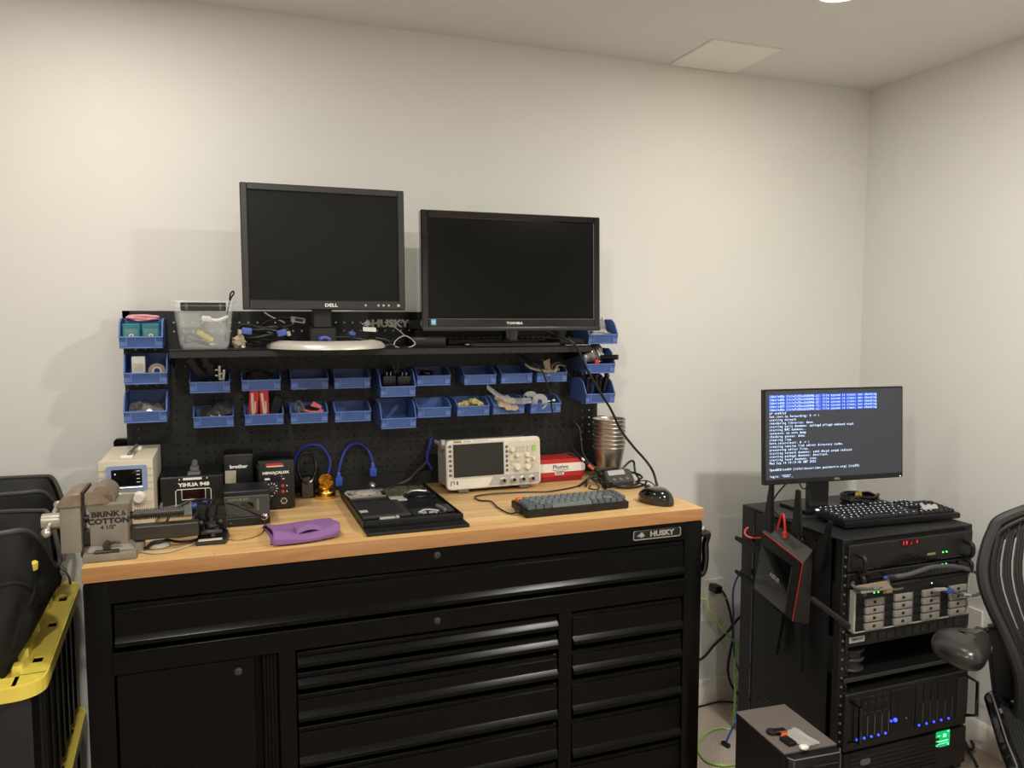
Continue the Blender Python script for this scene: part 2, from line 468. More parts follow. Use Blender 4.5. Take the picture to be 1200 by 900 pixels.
# badge
bd = MB().rounded(.150, .0265, .006, .0025, FRONT(1.405, .004, .901)).build('badge', 'black_steel_dark', body)
r0, r1 = rrect(.150, .0265, .006), rrect(.1455, .022, .0045)
b = MB(); b.M = FRONT(1.405, .0012, .901)
n = len(r0)
for i in range(n):
    j = (i+1) % n
    b.hexa([(*r0[i], 0), (*r0[j], 0), (*r1[j], 0), (*r1[i], 0)], [(*r0[i], .0012), (*r0[j], .0012), (*r1[j], .0012), (*r1[i], .0012)])
b.build('badge_rim', 'lettering_grey', bd)
def dog_head(b, Mx, s):
    """small outline of a running dog's head, as on the badge"""
    p = [(-1.45, -.15), (-1.05, .12), (-.6, .25), (-.25, .62), (.05, 1.0), (.2, .55), (.55, .85), (.62, .35), (1.0, .1), (1.2, -.45), (.75, -.3), (.7, -.75), (.3, -.45), (.0, -.95), (-.2, -.55), (-.65, -.6), (-.95, -.45), (-.6, -.35), (-.35, -.1), (-.75, -.12), (-1.1, -.3)]
    b.prism([(x*s, y*s) for x, y in p], .0008, Mx)
b = MB(); b.text('HUSKY', .0200, FRONT(1.420, .0012, .901), .0008, .045, 1.2)
dog_head(b, FRONT(1.355, .0012, .901), .0092)
b.build('badge_lettering', 'lettering_grey', bd)
# side handle
h = MB().tube([(BW+.004, .03, .878), (BW+.032, .03, .876), (BW+.040, .05, .84), (BW+.041, .05, .79), (BW+.032, .05, .755), (BW+.004, .05, .75)], .0105, n=12).build('side_handle', 'black_gloss', t)
b = MB().cyl((BW-.001, .03, .892), (BW+.010, .03, .892), .014, n=18); b.sph((BW+.012, .03, .893), .011)
b.build('handle_mount', 'chrome', h)
for x in (.12, BW-.12):
    for y in (.12, .48):
        c = MB(); c.cyl((x-.016, y, .062), (x+.016, y, .062), .062, n=24).build('caster', 'black_plastic', t)
        MB().bx(x-.03, x+.03, y-.035, y+.035, .11, .136).build('caster_plate', 'dark_grey', t)
# worktop
wt = tag(MB().bx(0, BW, 0, .60, ZT, H, .0022, 2).build('wooden_worktop', 'wood'), 'butcher block wooden worktop lying on the black tool cabinet', 'worktop')

# ================================================================== pegboard
t = thing('pegboard', 'black steel pegboard with a shelf standing on the back edge of the worktop', 'pegboard', (.775, .615, H))
X0, X1, Z0, Z1 = .032, 1.516, .965, 1.514; PI_ = .0254
bm = bmesh.new()
def pegface(bm, y, cols, rows, x0, z0, s, r, n=8):
    cache = {}
    def V(x, z):
        k = (round(x, 5), round(z, 5))
        if k not in cache: cache[k] = bm.verts.new((x, y, z))
        return cache[k]
    rims = []
    for i in range(cols):
        for j in range(rows):
            cx, cz = x0+(i+.5)*s, z0+(j+.5)*s; h = s/2
            sq = [(h, 0), (h, h), (0, h), (-h, h), (-h, 0), (-h, -h), (0, -h), (h, -h)]
            o = [V(cx+a, cz+c) for a, c in sq]
            q = [bm.verts.new((cx+r*math.cos(k*PI/4), y, cz+r*math.sin(k*PI/4))) for k in range(8)]
            for k in range(8): bm.faces.new((o[k], o[(k+1) % 8], q[(k+1) % 8], q[k]))
            rims.append(q)
    return rims
cols, rows = int((X1-X0-.02)/PI_), int((Z1-Z0-.02)/PI_)
hx0 = (X0+X1)/2-cols*PI_/2; hz0 = (Z0+Z1)/2-rows*PI_/2
pegface(bm, YB, cols, rows, hx0, hz0, PI_, .0030)
b = MB(); b.bm.free(); b.bm = bm
panel = b.build('panel', 'peg_steel', t, smooth=0, solid=.0012)
b = MB()
hx1, hz1 = hx0+cols*PI_, hz0+rows*PI_
b.bx(X0, hx0+.0005, YB-.001, YB+.016, Z0, Z1); b.bx(hx1-.0005, X1, YB-.001, YB+.016, Z0, Z1)
b.bx(X0, X1, YB-.001, YB+.016, hz1-.0005, Z1); b.bx(X0, X1, YB-.001, YB+.016, H+.001, hz0+.0005)
b.bx(X0+.02, X1-.02, YB-.010, YB-.001, H+.001, H+.045, .002)
b.bx(.54, .60, YB+.004, YB+.03, H+.03, Z1-.02); b.bx(.95, 1.01, YB+.004, YB+.03, H+.03, Z1-.02)
b.build('frame', 'peg_steel', t)
for sx in (0, 1):
    b = MB(); x = -.004 if sx == 0 else BW-.032
    b.prism([(0, H+.001), (.036, H+.001), (.036, 1.15), (.005, 1.15), (0, 1.144)], .03, Matrix.Translation((x, YB+.034, 0)) @ Matrix.Rotation(PI/2, 4, 'X'), .001)
    if sx: b.prism([(YB+.01, H+.001), (YB+.01, 1.075), (YB, 1.075), (YB-.022, H+.001)], .036, frame((x, 0, 0), (0, 1, 0), (0, 0, 1)))
    b.build('foot_bracket', 'black_steel', t)
SZ = 1.409; SY = .38
b = MB(); b.bx(.160, 1.386, SY, YB-.002, SZ-.004, SZ, .0008); b.bx(.160, 1.386, SY, SY+.0035, SZ-.021, SZ, .0008)
for x in (.161, 1.383): b.prism([(SY, SZ-.021), (YB-.002, SZ-.06), (YB-.002, SZ), (SY, SZ)], .0025, frame((x, 0, 0), (0, 1, 0), (0, 0, 1)))
b.build('shelf', 'peg_steel', t)
b = MB()
a = at(456, 379, y=YB)
b.text('HUSKY', .031, FRONT(a.x+.003, YB-.001, a.z-.001), .001, .05, 1.2); dog_head(b, FRONT(at(432, 380, y=YB).x-.004, YB-.001, a.z+.0), .013)
b.build('lettering', 'lettering_white', t)

# ================================================================== storage bins
def make_bin(big, label):
    W, Hh, Dp = .106, (.078 if big else .052), (.135 if big else .105)
    lip = .029; th = .0022
    t = thing('storage_bin', label, 'storage bin', (0, 0, 0), 0, 'blue bins on the pegboard')
    sl = .045
    side = [(-.001, .004), (Dp-.006, 0), (Dp, lip), (Dp-sl*.55, Hh*.86), (Dp-sl, Hh), (-.001, Hh)]
    b = MB()
    for x in (-W/2, W/2-th): b.prism(side, th, Matrix.Translation((x, 0, 0)) @ frame((0, 0, 0), (0, -1, 0), (0, 0, 1)) @ Matrix.Scale(-1, 4, (0, 0, 1)), .0004)
    b.bx(-W/2, W/2, -.0025, -.0005, .004, Hh)
    b.hexa([(-W/2, -.001, .004), (W/2, -.001, .004), (W/2, -Dp+.006, 0), (-W/2, -Dp+.006, 0)], [(-W/2, -.001, .007), (W/2, -.001, .007), (W/2, -Dp+.006, .003), (-W/2, -Dp+.006, .003)])
    b.hexa([(-W/2, -Dp+.006, 0), (W/2, -Dp+.006, 0), (W/2, -Dp+.0085, .001), (-W/2, -Dp+.0085, .001)], [(-W/2, -Dp, lip), (W/2, -Dp, lip), (W/2, -Dp+.0025, lip), (-W/2, -Dp+.0025, lip)])
    b.build('tray', 'blue_bin', t, world=False)
    r = MB()
    for s in (-1, 1):
        x = s*(W/2-.0005)
        r.tube([(x, -.002, Hh), (x, -Dp+sl, Hh), (x, -Dp+sl*.55, Hh*.86), (x, -Dp, lip)], .0021, n=6, sm=0)
    r.tube([(-W/2, -Dp-.0005, lip), (W/2, -Dp-.0005, lip)], .0022, n=6, sm=0)
    r.tube([(-W/2, -Dp+.0055, .0005), (W/2, -Dp+.0055, .0005)], .0018, n=6, sm=0)
    r.build('rim', 'blue_rim', t, world=False)
    for s in (-1, 1):
        h = MB()
        h.hexa([(s*.034, -Dp+.0046, .004), (s*.037, -Dp+.0046, .004), (s*.037, -Dp+.0010, lip-.001), (s*.034, -Dp+.001, lip-.001)],
               [(s*.034, -Dp+.002, .004), (s*.037, -Dp+.002, .004), (s*.037, -Dp-.0016, lip-.001), (s*.034, -Dp-.0016, lip-.001)])
        h.hexa([(s*.037, -Dp+.0046, .005), (s*.052, -Dp+.0046, .005), (s*.052, -Dp+.0022, .02), (s*.037, -Dp+.0022, .02)],
               [(s*.037, -Dp+.0044, .005), (s*.052, -Dp+.0044, .005), (s*.052, -Dp+.002, .02), (s*.037, -Dp+.002, .02)])
        h.build('label_holder', 'blue_rim', t, world=False)
    return t
BINS = {}
BL = dict(
 L1=(1, .090, 1.413, 'blue bin with a pink pouch and teal packs beside the clear box'),
 L2=(1, .098, 1.316, 'blue bin with a white carton and a cream tape roll'),
 L3=(1, .094, 1.212, 'blue bin holding a crumpled silver bag above the beige power supply'),
 a1=(0, .258, 1.285, 'blue bin holding black metal brackets and chrome clips under the shelf'),
 b1=(0, .395, 1.287, 'blue bin holding a grey plastic bag directly above the bin of red boxes'),
 c1=(0, .530, 1.287, 'empty blue bin directly above the bin with the pink case'),
 d1=(0, .654, 1.286, 'empty blue bin in the upper row beside the deep bin of black adapters'),
 e1=(1, .785, 1.259, 'deep blue bin full of black adapters in the middle of the upper row'),
 f1=(0, .903, 1.287, 'blue bin holding a small black tape roll in the upper row'),
 g1=(0, 1.054, 1.286, 'empty blue bin in the upper row beside the bin with the black tape roll'),
 h1=(0, 1.177, 1.287, 'empty blue bin in the upper row beside the bin of paper strips'),
 i1=(0, 1.300, 1.288, 'blue bin overflowing with beige and white paper strips'),
 a2=(0, .265, 1.187, 'blue bin holding a dull grey bag beside the bin of red boxes'),
 b2=(0, .401, 1.188, 'blue bin holding two upright red boxes in the lower row'),
 c2=(0, .527, 1.187, 'blue bin holding a pink open case and a grey cable in the lower row'),
 d2=(0, .654, 1.186, 'empty shallow blue bin in the lower row beside the bin with the pink case'),
 e2=(1, .786, 1.163, 'deep empty blue bin directly below the deep bin of black adapters'),
 f2=(0, .904, 1.188, 'empty shallow blue bin in the lower row beside the bin of yellow foam'),
 g2=(0, 1.031, 1.188, 'blue bin holding yellow foam pieces in the lower row'),
 h2=(0, 1.150, 1.189, 'blue bin with a loose brown clear bag spilling out in the lower row'),
 i2=(0, 1.278, 1.187, 'blue bin holding two grey wire spools'),
 R1=(1, 1.469, 1.411, 'blue bin holding clear bags beside the wide television'),
 R2=(1, 1.460, 1.314, 'blue bin holding shiny grey bags and a red ball'),
 R3=(1, 1.461, 1.215, 'blue bin full of black clips directly above the metal cups'))
proto = {}
for k, (big, x, z, lab) in BL.items():
    loc = (x, YB-.002, z)
    if big not in proto:
        o = make_bin(big, lab); o.location = loc; MW[o.name] = Matrix.Translation(Vector(loc)); proto[big] = o
        for ch in o.children: MW[ch.name] = MW[o.name]
    else: o = dup(proto[big], loc, None, lab)
    BINS[k] = (x, YB-.002, z, .135 if big else .105)

def lump(name, c, size, m, label, cat, seed=1, amp=.25, rot=(0, 0, 0), n=14, group=None):
    rnd = random.Random(seed); ph = [rnd.uniform(0, 6.28) for _ in range(6)]
    b = bmesh.new(); bmesh.ops.create_icosphere(b, subdivisions=3, radius=1)
    for v in b.verts:
        q = v.co
        k = 1+amp*(math.sin(5*q.x+ph[0])*math.sin(4*q.y+ph[1])+.6*math.sin(9*q.z+ph[2]+3*q.x)+.4*math.sin(13*q.x+ph[3]+8*q.y))
        v.co = Vector((max(-1, min(1, q.x*1.25)), max(-1, min(1, q.y*1.25)), q.z))*k
        v.co = Vector((v.co.x*size[0], v.co.y*size[1], v.co.z*size[2]))
    mb = MB()._take(b, Matrix.Translation(Vector(c)) @ Euler(rot).to_matrix().to_4x4())
    return tag(mb.build(name, m, smooth=50), label, cat, group)
def binp(k, dx, dy, dz):
    x, y, z, d = BINS[k]; return (x+dx, y-d/2+dy, z+dz)
def sheet_bag(name, c, w, d, h, m, label, cat, seed=1, tilt=(0, 0, 0), parent=None):
    """flat crinkled pouch with a sealed edge"""
    rnd = random.Random(seed); ph = [rnd.uniform(0, 6.28) for _ in range(6)]
    def f(sgn):
        def g(u, v):
            e = (math.sin(PI*u)*math.sin(PI*v))**.5 if 0 < u < 1 and 0 < v < 1 else 0
            z = sgn*h*.5*e*(1+.45*math.sin(11*u+ph[0]+3*v))+h*.28*math.sin(6*u+ph[1])*math.sin(5*v+ph[2])+h*.12*math.sin(17*u+9*v+ph[3])
            return Vector(((u-.5)*w, (v-.5)*d, z))
        return g
    b = MB(); b.M = Matrix.Translation(Vector(c)) @ Euler(tilt).to_matrix().to_4x4()
    b.grid(f(1), 18, 14); b.grid(f(-1), 18, 14)
    o = b.build(name, m, parent, smooth=60)
    if parent is None: tag(o, label, cat)
    return o
# --- contents of the bins
lump('soft_pouch', binp('L1', 0, .01, .080), (.040, .030, .011), 'pink', 'pale pink pouch lying on top of the teal packs', 'pouch', 3, .08)
for i, (dx, lab) in enumerate(((-.026, 'teal pack under the pink pouch, the one away from the clear box'), (.022, 'teal pack under the pink pouch, the one beside the clear box'))):
    t = thing('component_pack', lab, 'pack', binp('L1', dx, -.03, .007), 0, 'teal packs under the pink pouch')
    c = binp('L1', dx, -.028, .036)
    MB().box(c, (.044, .012, .058), .002).build('card', 'teal', t)
    MB().box((c[0], c[1]-.007, c[2]+.0), (.034, .004, .03), .001).build('window', 'clear_plastic', t)
    MB().lathe([(.003, 0), (.006, 0), (.006, .001), (.003, .001)], FRONT(c[0], c[1]-.0095, c[2]-.004), 12).build('logo_ring', 'white', t)
c = binp('L2', -.020, -.02, .04)
t = thing('small_white_box', 'small white carton standing beside the cream tape roll', 'box', binp('L2', -.02, -.02, .004))
MB().box(c, (.033, .03, .066), .001).build('carton', 'white', t)
MB().box((c[0], c[1]-.0155, c[2]+.004), (.024, .0006, .022)).build('printed_label', 'beige', t)
c = binp('L2', .025, -.018, .030)
t = thing('tape_roll', 'cream roll of tape beside the small white carton in a blue bin', 'tape', c)
Mx = frame(c, (1, 0, 0), (0, .35, .94))
MB().lathe([(.010, -.008), (.021, -.008), (.0225, -.006), (.0225, .006), (.021, .008), (.010, .008), (.010, -.008)], Mx, 28).build('tape', 'paper_beige', t)
MB().lathe([(.008, -.0085), (.0115, -.0085), (.0115, .0085), (.008, .0085), (.008, -.0085)], Mx, 28).build('core', 'white', t)
sheet_bag('antistatic_bag', binp('L3', 0, -.02, .034), .09, .085, .018, 'antistatic', 'crumpled shiny silver bag in the bin above the beige power supply', 'bag', 4, (.25, 0, 0))
# brackets
for i, (x, tilt, lab) in enumerate(((-.03, -.55, 'black metal bracket leaning far out of its blue bin under the shelf'), (.004, -.42, 'black metal bracket leaning between the other bracket and the chrome clips'))):
    c = Vector(binp('a1', x, -.01, .055)); Mx = Matrix.Translation(c) @ Euler((.2, tilt, 0)).to_matrix().to_4x4()
    b = MB(); b.M = Mx; b.box((0, 0, 0), (.018, .003, .095), .0006); b.box((0, -.009, -.046), (.018, .018, .003), .0005); b.box((.0085, -.006, 0), (.0015, .012, .09))
    tag(b.build('metal_bracket', 'black_plastic'), lab, 'bracket', 'black brackets in the blue bin')
for i, (x, z, lab) in enumerate(((.026, .05, 'chrome clip in the bin of brackets, nearer the brackets'), (.036, .040, 'chrome clip in the bin of brackets, nearer the front lip'))):
    c = binp('a1', x, -.02-.01*i, z); b = MB()
    b.box(c, (.008, .014, .05), .001, (.1, .1*i, 0)); b.box((c[0]-.006, c[1], c[2]+.012), (.012, .01, .004)); b.box((c[0]-.006, c[1], c[2]-.004), (.012, .01, .004))
    tag(b.build('metal_clip', 'zinc'), lab, 'clip', 'chrome clips in the blue bin')
sheet_bag('plastic_bag', binp('b1', -.002, -.005, .036), .075, .06, .020, 'antistatic_dark', 'dark grey glossy bag in the bin above the red boxes', 'bag', 9, (.5, 0, 0))
for i, (x, r, lab) in enumerate(((-.028, .06, 'red carton with a white stripe, the one away from the black adapter'), (.001, -.03, 'red carton with a white stripe, the one beside the black adapter'))):
    c = binp('b2', x, -.036, .058)
    t = thing('red_box', lab, 'box', (c[0], c[1], c[2]-.045), 0, 'red cartons in the blue bin')
    Mx = Matrix.Translation(Vector(c)) @ Euler((.14, r, 0)).to_matrix().to_4x4()
    b = MB(); b.M = Mx; b.box((0, 0, 0), (.0255, .02, .082), .0012); b.build('carton', 'red', t)
    b = MB(); b.M = Mx; b.box((-.003, -.0103, 0), (.007, .0006, .07), rot=(0, -.08, 0)); b.box((.004, -.0104, -.006), (.004, .0006, .034)); b.build('stripe', 'beige', t)
b = MB(); c = binp('b2', .034, -.02, .05); b.box(c, (.026, .03, .06), .006, (.1, .3, 0), 2); b.tube([(c[0], c[1]-.01, c[2]+.02), (c[0]+.02, c[1]-.02, c[2]+.03), (c[0]+.036, c[1]-.01, c[2]+.018), (c[0]+.06, c[1]-.005, c[2]+.024)], .004)
tag(b.build('power_adapter', 'black_matte'), 'black adapter with a thick lead beside the two red cartons', 'adapter')
t = thing('open_case', 'pink lined open case lying in the lower bin', 'case', binp('c2', .01, -.02, .03))
c = Vector(binp('c2', .008, -.035, .034)); b = MB(); b.M = Matrix.Translation(c) @ Euler((.5, .12, -.15)).to_matrix().to_4x4()
ov = [(-.034, .012), (-.02, -.010), (.004, -.017), (.03, -.012), (.036, .0), (.02, .016), (-.01, .022)]
b.prism(ov, .007, None, .002); b.build('shell', 'salmon', t)
b = MB(); b.M = Matrix.Translation(c) @ Euler((.5, .12, -.15)).to_matrix().to_4x4() @ Matrix.Translation((0, 0, .0068))
b.prism([(x*.72-.004, y*.72+.002) for x, y in ov], .0015); b.build('lining', 'black_matte', t)
b = MB(); b.M = Matrix.Translation(c+Vector((.012, -.004, .013))) @ Euler((.6, .35, -.2)).to_matrix().to_4x4(); b.prism([(-.014, -.008), (.016, -.004), (.016, .006), (-.012, .014)], .005, None, .001); b.build('flap', 'salmon', t)
c = Vector(binp('c2', -.028, -.02, .03))
cable('coiled_lead', [c+Vector(q) for q in ((-.01, -.005, .028), (.004, -.012, .03), (.012, -.016, .0), (-.004, -.014, .018), (.002, -.02, -.004), (-.012, -.016, .014), (.0, -.008, .034), (.016, -.012, .012), (.006, -.02, .004))], .0036, 'cable_grey', 'short grey lead stuffed beside the pink case', 'lead')
# adapters
for i, (x, y, z, rz, lab) in enumerate(((-.024, -.03, .048, .1, 'black adapter block in the deep bin, on the side away from the tape roll'), (.024, -.03, .046, -.1, 'black adapter block in the deep bin, on the side of the tape roll'), (.004, .0, .066, .5, 'black adapter block lying across the back of the deep upper bin'))):
    c = binp('e1', x, y, z); t = thing('power_adapter', lab, 'adapter', c, 0, 'black adapters in the deep bin')
    MB().box(c, (.040, .036, .03), .004, (.1, 0, rz), 2).build('housing', 'black_plastic', t)
    b = MB()
    for s in (-.006, .006): b.box((c[0]+s, c[1]-.012, c[2]+.019), (.002, .006, .014), rot=(.3, 0, rz))
    b.build('prongs', 'silver', t)
c = binp('f1', -.016, -.02, .035)
tag(MB().lathe([(.010, -.007), (.021, -.007), (.021, .007), (.010, .007), (.010, -.007)], Matrix.Translation(c) @ Euler((.12, 0, 0)).to_matrix().to_4x4(), 24).build('electrical_tape', 'black_gloss'), 'small black roll of electrical tape in the upper row of bins', 'tape')
# paper strips
def ribbon(name, pts, w, m, label, cat, side=(0, 1, 0), th=.0012, group=None):
    P = catmull(pts, 6); sd = Vector(side).normalized()*w/2; b = bmesh.new()
    L_ = [(b.verts.new(p-sd), b.verts.new(p+sd)) for p in P]
    for a, c in zip(L_[:-1], L_[1:]): b.faces.new((a[0], a[1], c[1], c[0]))
    mb = MB(); mb._take(b); o = mb.build(name, m, smooth=60, solid=th); return tag(o, label, cat, group)
c = Vector(binp('i1', 0, -.03, .03))
ribbon('paper_strip', [c+Vector(q) for q in ((-.10, -.03, .03), (-.08, -.035, .018), (-.04, -.03, .008), (0, -.02, .006), (.03, -.01, .01))], .012, 'paper_beige', 'long thin beige strip curling out of the paper bin', 'strip', (0, .6, .8))
b = MB(); b.prism([(-.028, .036), (-.004, .046), (-.002, -.01), (-.012, -.012)], .0015, FRONT(c.x-.005, c.y-.02, c.z), .0003)
tag(b.build('paper_wedge', 'paper_beige'), 'pointed beige paper wedge standing in the paper strip bin', 'paper')
for i, (dx, r, m_, lab) in enumerate(((.014, .5, 'paper_beige', 'curled beige paper sheet at the back of the paper strip bin'), (.028, .9, 'white', 'curled white paper sheet at the front of the paper strip bin'))):
    ribbon('curled_paper', [c+Vector((dx-.02, -.012*i, .0)), c+Vector((dx-.008, -.012*i, .022)), c+Vector((dx+.008, -.01*i, .032-.01*i)), c+Vector((dx+.018, -.012*i, .03-.01*i))], .03, m_, lab, 'paper')
sheet_bag('antistatic_bag', binp('a2', .004, -.02, .043), .082, .05, .014, 'antistatic_dark', 'dull grey bag rising out of the bin beside the red boxes', 'bag', 12, (.75, -.28, 0))
for i in range(7):
    rnd = random.Random(40+i); c = binp('g2', -.034+.0115*i, -.03+rnd.uniform(-.012, .014), .029+.012*math.sin(PI*i/6)+rnd.uniform(-.003, .004))
    lump('foam_piece', c, (.0105, .010, .0085), 'yellow_foam', 'irregular yellow foam chunk among others in a lower row bin', 'foam', 50+i, .18, (rnd.random(), rnd.random(), rnd.random()), group='yellow foam chunks in the blue bin')
c = Vector(binp('h2', 0, -.03, .04))
ribbon('clear_bag', [c+Vector(q) for q in ((-.075, -.02, .05), (-.05, -.03, .028), (-.01, -.03, .006), (.04, -.03, .0), (.075, -.03, .002))], .03, 'clear_bag', 'flat clear bag trailing across a lower bin beside the wire spools', 'bag', (.2, .8, .5))
sheet_bag('brown_bag', (c.x-.005, c.y-.012, c.z-.006), .07, .06, .022, 'paper_beige', 'crinkled brown bag lying in the bin beside the wire spools', 'bag', 21, (.6, .2, 0))
for i, (dx, dy, dz, lab) in enumerate(((-.030, .01, .040, 'grey wire spool in the lower row of bins, rear one of two'), (-.014, -.032, .034, 'grey wire spool in the lower row of bins, front one of two'))):
    c = binp('i2', dx, dy, dz); t = thing('wire_spool', lab, 'spool', c, 0, 'grey wire spools')
    Mx = frame(c, (.93, -.36, 0), (0, .15, .98))
    b = MB()
    for z in (-.013, .010): b.lathe([(.008, z), (.025, z), (.026, z+.0015), (.025, z+.003), (.008, z+.003), (.008, z)], Mx, 28)
    b.lathe([(.008, -.012), (.010, -.012), (.010, .012), (.008, .012)], Mx, 20); b.build('flanges', 'light_grey', t)
    MB().lathe([(.010, -.0095), (.021, -.0095), (.021, .0095), (.010, .0095)], Mx, 24).build('wire', 'mid_grey', t)
c = binp('i2', .022, -.03, .033); b = MB().cyl((c[0]-.014, c[1], c[2]), (c[0]+.008, c[1]-.004, c[2]+.003), .005); b.cyl((c[0]+.008, c[1]-.004, c[2]+.003), (c[0]+.016, c[1]-.005, c[2]+.004), .007)
tag(b.build('coax_connector', 'silver'), 'small silver connector beside the wire spools', 'connector')
sheet_bag('clear_bag', binp('R1', -.005, -.01, .055), .085, .06, .035, 'clear_bag', 'crumpled clear bag in the bin beside the wide screen', 'bag', 31, (.9, 0, 0))
lump('white_connector_bag', binp('R1', -.01, -.04, .034), (.032, .018, .012), 'light_grey', 'small pale bag under the clear bag beside the wide television', 'bag', 33, .2)
lump('white_stopper', binp('R1', .032, .0, .082), (.004, .004, .008), 'white', 'small white cap sticking up behind the wide television', 'stopper', 34, .05)
sheet_bag('grey_bag', binp('R2', -.004, -.005, .062), .095, .07, .032, 'antistatic', 'shiny grey white bag heaped in the bin with the red ball', 'bag', 36, (.8, .1, 0))
lump('red_ball', binp('R2', -.014, -.062, .036), (.009, .009, .009), 'red', 'round red ball in front of the grey bag', 'ball', 37, .03)
c = binp('R2', .04, -.05, .052); tag(MB().cyl((c[0]-.02, c[1]+.02, c[2]-.004), (c[0]+.022, c[1]-.02, c[2]), .0095, .0085, 14).build('hand_tool', 'black_plastic'), 'black rounded tool sticking out of the bin of grey bags', 'tool')
for i in range(5):
    c = binp('R3', -.036+.017*i, -.035+.01*(i % 2), .055+.008*(i % 3)); t = thing('plastic_clip', 'black plastic clip standing among others in the bin above the metal cups', 'clip', c, 0, 'black clips in the bin above the metal cups')
    b = MB(); b.box(c, (.011, .02, .062), .003, (.15, .22*math.sin(i*2.1), 0)); b.box((c[0]+.002, c[1]-.008, c[2]+.028), (.013, .02, .012), .003, (.5, .3*math.sin(i), 0)); b.build('jaws', 'black_plastic', t)

# ================================================================== on the shelf
S = SZ
# clear plastic box
t = thing('clear_plastic_box', 'clear plastic box of odd parts on the end of the pegboard shelf', 'box', (.25, .46, S))
bx0, bx1, by0, by1, bz1 = .178, .322, .385, .50, S+.128
b = MB()
def boxring(k):
    f = k; return (bx0+.012*(1-f)-.004*f, bx1-.012*(1-f)+.004*f, by0+.008*(1-f), by1-.004*(1-f))
def boxshell(u, v):
    # u around, v from floor centre up the walls
    if v < .25:
        f = 0; sc = v/.25; z = S+.0015
    else:
        f = (v-.25)/.75; sc = 1; z = S+.0015+f*(bz1-S)
    x0, x1, y0, y1 = boxring(f)
    poly = rrect(x1-x0, y1-y0, .012, 4); n = len(poly); i = int(round(u*n)) % n
    return Vector(((x0+x1)/2+poly[i][0]*sc*.999, (y0+y1)/2+poly[i][1]*sc*.999, z))
b.grid(boxshell, 24, 14, cu=True)
tray = b.build('tray', 'clear_plastic', t, solid=.0018)
x0, x1, y0, y1 = boxring(1)
poly = [(x0+x1)/2+p[0] for p in rrect(x1-x0, y1-y0, .012, 4)]
rp = [((x0+x1)/2+p[0], (y0+y1)/2+p[1], bz1) for p in rrect(x1-x0+.012, y1-y0+.012, .015, 5)]
b = MB(); b.tube(rp, .0032, n=6, sm=0, closed=True); b.tube([(p[0], p[1], bz1-.012) for p in rp], .0018, n=6, sm=0, closed=True); b.build('rim', 'clear_plastic', t)
b = MB(); b.bx(.194, .306, by0-.006, by0-.002, S+.103, S+.125, .002); hd = b.build('handle', 'black_plastic', t)
b = MB()
for x in (.209, .292): b.bx(x-.003, x+.003, by0-.0085, by0-.006, S+.106, S+.122)
b.each('handle_clip', 'clear_plastic', hd)
b = MB(); b.bx(.19, .24, .40, .45, S+.06, S+.098, .003); tag(b.build('clear_pack', 'clear_plastic'), 'small clear pack inside the clear plastic box', 'pack')
b = MB(); b.box((.256, .42, S+.082), (.024, .02, .014), .003, (.2, .1, .3)); b.tube([(.265, .42, S+.08), (.285, .415, S+.078), (.31, .42, S+.088)], .0045)
tag(b.build('white_connector', 'white'), 'white plug with a lead inside the clear plastic box', 'connector')
tag(MB().sph((.282, .42, S+.055), .03, (1, .7, .62), 10, (.2, .2, .2)).build('clear_dome', 'clear_plastic'), 'clear domed lens inside the clear plastic box', 'lens')
b = MB(); b.box((.252, .398, S+.036), (.046, .004, .012), .0015, (.1, .55, 0)); tag(b.build('yellow_tag', 'yellow_strip'), 'yellow strip slanting inside the clear plastic box', 'strip')
cable('grey_wire_bundle', [(.19, .42, S+.05), (.21, .41, S+.03), (.235, .42, S+.018), (.26, .43, S+.012), (.23, .45, S+.025), (.20, .44, S+.018), (.21, .42, S+.042), (.24, .41, S+.03)], .003, 'cable_grey', 'grey wires curled on the floor of the clear plastic box', 'wire')
cable('black_hook', [(.302, .44, S+.02), (.308, .445, S+.09), (.318, .45, S+.135), (.327, .45, S+.15), (.3255, .45, S+.158), (.3185, .45, S+.15), (.316, .45, S+.13)], .0022, 'cable_black', 'thin black wire loop sticking up out of the clear plastic box', 'wire')

# cable pile
def sp(u, v, y): return at(u, v, y=y)
t = thing('vga_cable', 'coiled black cable with blue ended screen plugs beside the clear box', 'cable', (.40, .46, S))
b = MB(); c0 = Vector((.405, .46, S+.035))
pts = []
for k in range(42):
    a = k/42*2*PI*4; f = k/42
    pts.append((c0.x+(.062+.006*math.sin(3*a))*math.cos(a), c0.y+.034*math.sin(a), S+.010+.055*f+.006*math.sin(2.3*a)))
b.tube(pts, .0042, n=7, sm=3); b.build('lead', 'cable_black', t)
for u, v, y, r in ((289, 388, .42, .1), (330, 390, .41, -.25)):
    c = sp(u, v, y); c.z = max(c.z, S+.012)
    pl = MB().box(c, (.026, .016, .018), .003, (0, r, .2), 2).build('plug', 'vga_blue', t)
    MB().box((c.x+(.018 if u > 300 else -.018), c.y-.003, c.z-.002), (.010, .010, .014), .001, (0, r, .2)).build('pins_shell', 'silver', pl)
cable('thin_white_lead', [sp(310, 366, .42), sp(316, 370, .43), sp(322, 373, .44), sp(332, 377, .45)], .002, 'white', 'thin pale lead tip rising above the coiled black cable', 'lead')
t = thing('grey_dvi_plug', 'grey plug on top of the coiled black cable', 'plug', sp(345, 375, .43))
c = sp(349, 375, .43); MB().box(c, (.040, .013, .015), .003, (0, .16, .15), 2).build('housing', 'light_grey', t)
MB().box((c.x+.003, c.y-.006, c.z-.0005), (.022, .003, .008), .001, (0, .16, .15)).build('grip', 'black_plastic', t)
